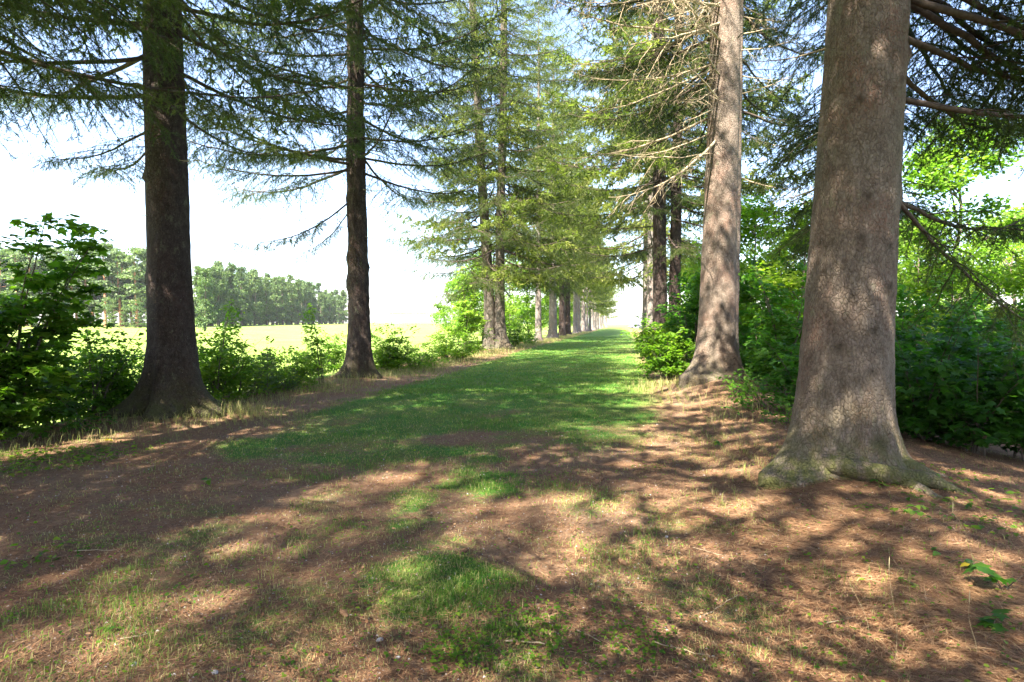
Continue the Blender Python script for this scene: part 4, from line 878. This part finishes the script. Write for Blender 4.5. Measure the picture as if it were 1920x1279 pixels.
# crumbs, bark chips and gravel specks
x, y, d = scatter(16000, 1.8, 9, 2, XL, XR + 1); n = len(x); sz = rng.uniform(.002, .007, n) * (1 + .12 * d)
base = np.array([[1, 0, 0], [-.5, .8, 0], [-.5, -.8, 0], [0, 0, .8]]); P = np.stack([x, y, height(x, y)], -1)
v = (P[:, None] + base[None] * sz[:, None, None] * rng.uniform(.6, 1.4, (n, 4, 1))).reshape(-1, 3)
f = (np.arange(n)[:, None, None] * 4 + np.array([[0, 1, 3], [1, 2, 3], [2, 0, 3]])[None]).reshape(-1, 3)
crumb = leaf_material('crumbs', (0.06, 0.04, 0.03), (0.2, 0.15, 0.12), (0.5, 0.47, 0.44), 0.0, .8, .1, (1, 1, 1))
stuffobj('ground_crumbs', mesh('ground_crumbs', v, f, 3, {'tint': np.repeat(rng.beta(1.2, 2.2, n), 4)}, False, [crumb]), 'crumbs of bark and gravel specks scattered on the path')

# ------------------------------------------------------------------ single small things
stone_m = simple('pale_stone', [(0.3, (0.3, 0.27, 0.25)), (0.7, (0.5, 0.47, 0.44))], .8, 30)
def stone(px, py, s_, lab, seed):
    p = at(px, py); rg = np.random.default_rng(seed); bb = Buf(); th = np.arange(8) * PI / 4; rows = []
    for (h, r_) in ((-.3, .7), (0.0, 1.0), (.35, .85), (.55, .4)): rows += [(math.cos(q) * r_ * s_ * rg.uniform(.8, 1.15), math.sin(q) * r_ * .7 * s_ * rg.uniform(.8, 1.15), h * s_) for q in th]
    f = [[i * 8 + j, i * 8 + (j + 1) % 8, (i + 1) * 8 + (j + 1) % 8, (i + 1) * 8 + j] for i in range(3) for j in range(8)]
    bb.add(rows, f, 4); bb.add(rows[24:], [[0, 1, 2, 3, 4, 5, 6, 7]], 8)
    thing('stone', lab, 'stone', (p[0], p[1], hz(*p) + .004), 'pale stones on the path', seed, bb.mesh('stone', stone_m, True))
for i, (px, py, s_, lab) in enumerate([(1253, 1011, .018, 'small white stone in the sunlit patch right of centre'), (238, 1258, .017, 'white stone at the bottom edge near the left corner'), (392, 1272, .018, 'pale stone at the bottom edge, left of centre'),
                                     (708, 1213, .02, 'flat pale stone in the dark patch at bottom centre'), (842, 1092, .009, 'tiny white pebble in the bare middle of the track'), (1075, 1086, .008, 'tiny pale pebble right of the bare track middle'), (742, 1248, .014, 'grey-white stone beside the leafy ground cover'), (500, 1219, .010, 'small pale pebble between grass tufts at lower left')]): stone(px, py, s_, lab, i + 1)
# sticks
def stick(px, py, L, az, lab, r=.004, mat='dead_limb'):
    p = at(px, py); bb = Buf(); s = np.linspace(-.5, .5, 7); rg = np.random.default_rng(int(px))
    pts = np.stack([s * L, rg.normal(0, .012 * L, 7), rg.uniform(0, .006, 7) + r], -1); tube(bb, pts, r * (1 - .5 * (s + .5)), 5)
    thing('stick', lab, 'stick', (p[0], p[1], hz(*p) + .006), 'sticks lying on the path', az, bb.mesh('stick', M[mat], True))
for q in [(1105, 1207, .16, -.6, 'straight thin stick in the sunny patch at lower right of centre'), (975, 1195, .14, -.9, 'short stick across the leafy ground cover'), (985, 1222, .2, .05, 'brown stick lying flat just below the leafy ground cover', .006),
          (170, 1043, .28, .25, 'long thin stick on the shaded litter at left'), (240, 1208, .12, .6, 'short pale stick among the grass at lower left'), (1360, 1150, .35, .9, 'curved thin twig in the needle litter right of centre', .003), (1290, 1240, .3, -.3, 'thin twig at the bottom edge right of centre', .003),
          (1600, 1180, .3, .5, 'thin twig in the sunlit litter at lower right', .003), (1745, 1150, .28, 1.2, 'thin twig in the shaded litter at lower right', .003), (1330, 1045, .2, -.5, 'short twig in the dappled litter left of the mossy root', .003)]: stick(*q)
# grass stalks at lower right
def stalk(px, py, top_px, top_py, lab, head=True):
    p = at(px, py); d = EYE * F / (py - 607.0); zt = EYE + (607 - top_py) / F * d; dx = (top_px - px) / F * d
    o = thing('grass_stalk', lab, 'grass stalk', (p[0], p[1], hz(*p)), 'tall dry grass stalks at lower right')
    s = np.linspace(0, 1, 8); bb = Buf(); pts = np.stack([rgt.x * dx * s ** 1.5, rgt.y * dx * s ** 1.5, zt * s], -1)
    pts[:, 0] += .012 * np.sin(s * 5 + px); tube(bb, pts, .0008 * (1 - .5 * s), 4); link('stem', bb.mesh('stalk', M['straw'], True), o)
    if head: bb = Buf(); q = pts[-1]; tube(bb, [pts[-1] - [0, 0, .005], q + [0, 0, .02], q + [0, 0, .045], q + [0, 0, .06]], [.0008, .0024, .002, .0004], 5); link('seed_head', bb.mesh('seed_head', M['straw'], True), o)
stalk(1690, 1275, 1682, 1085, 'upright dry grass stalk at lower right, left of the pale-headed one'); stalk(1842, 1275, 1832, 1170, 'dry grass stalk with pale seed head near the right corner'); stalk(1845, 1135, 1793, 1010, 'leaning green grass stalk in the shade at lower right', True)
stalk(1640, 1230, 1596, 1085, 'bent thin grass stalk in the sunlit litter at lower right', False)
# leafy plants close to the viewer: each leaf a part
def leaf_mesh(kind, mat, tint):
    v, f, n_, k_ = leaf_tris(np.zeros((1, 3)), np.array([[0, 0, 1.0]]), np.array([[1.0, 0, 0]]), np.array([1.0]), kind)
    return mesh('leaf', v, f, n_, {'tint': np.full(len(v), tint)}, False, [mat])
LM = {'m': [leaf_mesh('maple', M['leaf_dark'], q) for q in (.2, .5)], 'o': [leaf_mesh('ovate', M['leaf_dark'], q) for q in (.3, .7, 1.0)], 'y': [leaf_mesh('ovate', M['yellow'], .5)], 'r': [leaf_mesh('ovate', M['reddish'], .5)], 'Y': [leaf_mesh('maple', M['yellow'], .5)]}
def plant(px, py, kind, nl, size, h, spread, lab, seed, name='leafy_plant', cat='plant', extra=None):
    p = at(px, py); rg = random.Random(seed); o = thing(name, lab, cat, (p[0], p[1], hz(*p)), None, rg.uniform(0, 6))
    bb = Buf(); tips = []
    for s_ in range(max(1, nl // 4)):
        a = rg.uniform(0, 2 * PI); e = np.array([math.cos(a) * spread, math.sin(a) * spread, h * rg.uniform(.6, 1)]); s = np.linspace(0, 1, 6)
        pts = np.stack([e[0] * s ** 1.3, e[1] * s ** 1.3, e[2] * np.sin(s * 1.5) - .01], -1); tube(bb, pts, .003 * (1 - .6 * s), 4); tips.append(pts)
    link('stem', bb.mesh('stem', M['stem'], True), o)
    for i in range(nl):
        pts = tips[i % len(tips)]; u = rg.uniform(.35, 1.0) * 5; i0 = min(int(u), 4); q = pts[i0] + (pts[i0 + 1] - pts[i0]) * (u - i0); a = rg.uniform(0, 2 * PI)
        k_ = kind if not (extra and i < extra[1]) else extra[0]; ml = LM[k_]
        link('leaf', ml[rg.randrange(len(ml))], o, tuple(q), (rg.uniform(-.4, .4), rg.uniform(-.1, .5), a), size * rg.uniform(.7, 1.2))
plant(1895, 1170, 'm', 12, .085, .16, .16, 'dark big-leaved maple seedling at the right picture edge', 1, 'maple_seedling', 'seedling')
plant(1870, 1240, 'm', 6, .08, .10, .12, 'broad dark leaves of a low seedling near the lower right corner', 12, 'maple_seedling', 'seedling')
plant(1700, 1005, 'o', 14, .06, .08, .14, 'small bright leafed plant growing on the mossy root', 2)
plant(1790, 1100, 'o', 12, .055, .09, .2, 'trailing plant with one yellow leaf on the litter below the root', 3, extra=('y', 1))
plant(1740, 1150, 'o', 6, .045, .06, .12, 'few dark leaves trailing over the needle litter at lower right', 4)
plant(1660, 965, 'o', 6, .06, .07, .08, 'small dark leaves at the front of the mossy root', 5)
plant(1395, 800, 'o', 16, .08, .28, .35, 'leafy low sprout in front of the gap between the pale trunks', 6)
plant(1360, 845, 'o', 7, .075, .12, .2, 'bluish leaves near the ground below the sunlit trunk', 7)
plant(1440, 790, 'o', 14, .08, .35, .35, 'leafy sprout with arching stems left of the huge trunk', 8)
plant(210, 1190, 'o', 5, .03, .06, .04, 'small broad-leaved weed among grass at lower left', 9)
plant(380, 912, 'o', 6, .06, .10, .06, 'single bright green weed in the shaded litter left of centre', 10)
plant(1155, 1145, 'o', 4, .03, .06, .03, 'single upright green weed right of the leafy ground cover', 11)
p = at(188, 835); yl = thing('fallen_leaf', 'bright yellow leaf low in the shade at left', 'leaf', (p[0], p[1], hz(*p) + .05), None, .4, LM['Y'][0]); yl.scale = (.13,) * 3
plant(708, 690, 'r', 3, .22, 2.0, .25, 'thin stalk with reddish leaves right of the lumpy slim trunk', 14, 'red_leaved_stalk', 'plant')

# ------------------------------------------------------------------ air
hb = Buf(); box(hb, -1300, 1300, -800, 1300, -6, 27)
hm = bpy.data.materials.new('haze'); hm.use_nodes = True; ht = hm.node_tree; ht.nodes.remove(ht.nodes['Principled BSDF'])
pv = ht.nodes.new('ShaderNodeVolumePrincipled'); pv.inputs['Color'].default_value = (.93, .95, 1, 1); pv.inputs['Density'].default_value = .00015; pv.inputs['Anisotropy'].default_value = .2
ht.links.new(pv.outputs[0], ht.nodes['Material Output'].inputs['Volume'])
ho = link('haze', hb.mesh('haze', hm)); ho['kind'] = 'stuff'; ho['label'] = 'added thin haze that pales the field and the far wood'  # volume added to brighten and pale the distance

# ------------------------------------------------------------------ fallen cones and dead leaves
cone_m = simple('cone_scales', [(0.3, (0.10, 0.055, 0.03)), (0.7, (0.24, 0.14, 0.08))], .8, 60)
bb = Buf(); rg = np.random.default_rng(4)
tube(bb, [(-.045, 0, 0), (-.035, 0, 0), (0, 0, 0), (.04, 0, 0), (.05, 0, 0)], [.002, .010, .013, .008, .002], 8)
for q in range(90):
    u = q / 90; a = q * 2.39996; rr2 = .011 * math.sin(PI * (.15 + u * .8)) + .003; x0 = -.04 + .08 * u
    n_ = np.array([.25, math.cos(a), math.sin(a)]); sd = np.array([0, -math.sin(a), math.cos(a)]); c0 = np.array([x0, math.cos(a) * rr2, math.sin(a) * rr2])
    bb.add([c0 - sd * .004, c0 + sd * .004, c0 + n_ * .006 + np.array([.007, 0, 0])], [[0, 1, 2]], 3)
cone_me = bb.mesh('cone', cone_m)
for i, (px, py, az, lab) in enumerate([(790, 892, .3, 'brown spruce cone on the bare track between the grass patches'), (868, 1042, 1.2, 'spruce cone in the middle of the wheel track'), (1170, 1062, 2.2, 'spruce cone near the small leafy weed at centre right'), (395, 1043, .8, 'spruce cone in the shaded litter at left'),
        (1300, 880, 1.9, 'spruce cone in the dappled litter between the two pale trunks'), (1425, 1000, .2, 'spruce cone left of the mossy root'), (1540, 1120, 2.8, 'spruce cone in the litter at lower right'), (1130, 905, 1.5, 'spruce cone on the litter right of the centre grass'), (640, 1165, 2.5, 'spruce cone lying at lower left of the centre grass'), (1790, 985, .9, 'spruce cone in the shade right of the huge trunk')]):
    p = at(px, py); thing('spruce_cone', lab, 'cone', (p[0], p[1], hz(*p) + .012), 'fallen cones on the path', az, cone_me)
rng = np.random.default_rng(12); x, y, d = scatter(1500, 1.9, 10, 2, XL, XR + 2); n = len(x); a = rng.uniform(0, 2 * PI, n)
P = np.stack([x, y, height(x, y) + rng.uniform(.006, .02, n)], -1)
v, f, n_, k_ = leaf_tris(P, norm(rng.normal(0, .45, (n, 3)) + [0, 0, 1]), norm(np.stack([np.cos(a), np.sin(a), rng.normal(0, .3, n)], -1)), rng.uniform(.012, .035, n), 'ovate')
stuffobj('dead_leaves', mesh('dead_leaves', v, f, n_, {'tint': np.repeat(rng.beta(1.5, 2.5, n), k_)}, False, [M['litter']]), 'small curled dead leaves scattered over the litter')
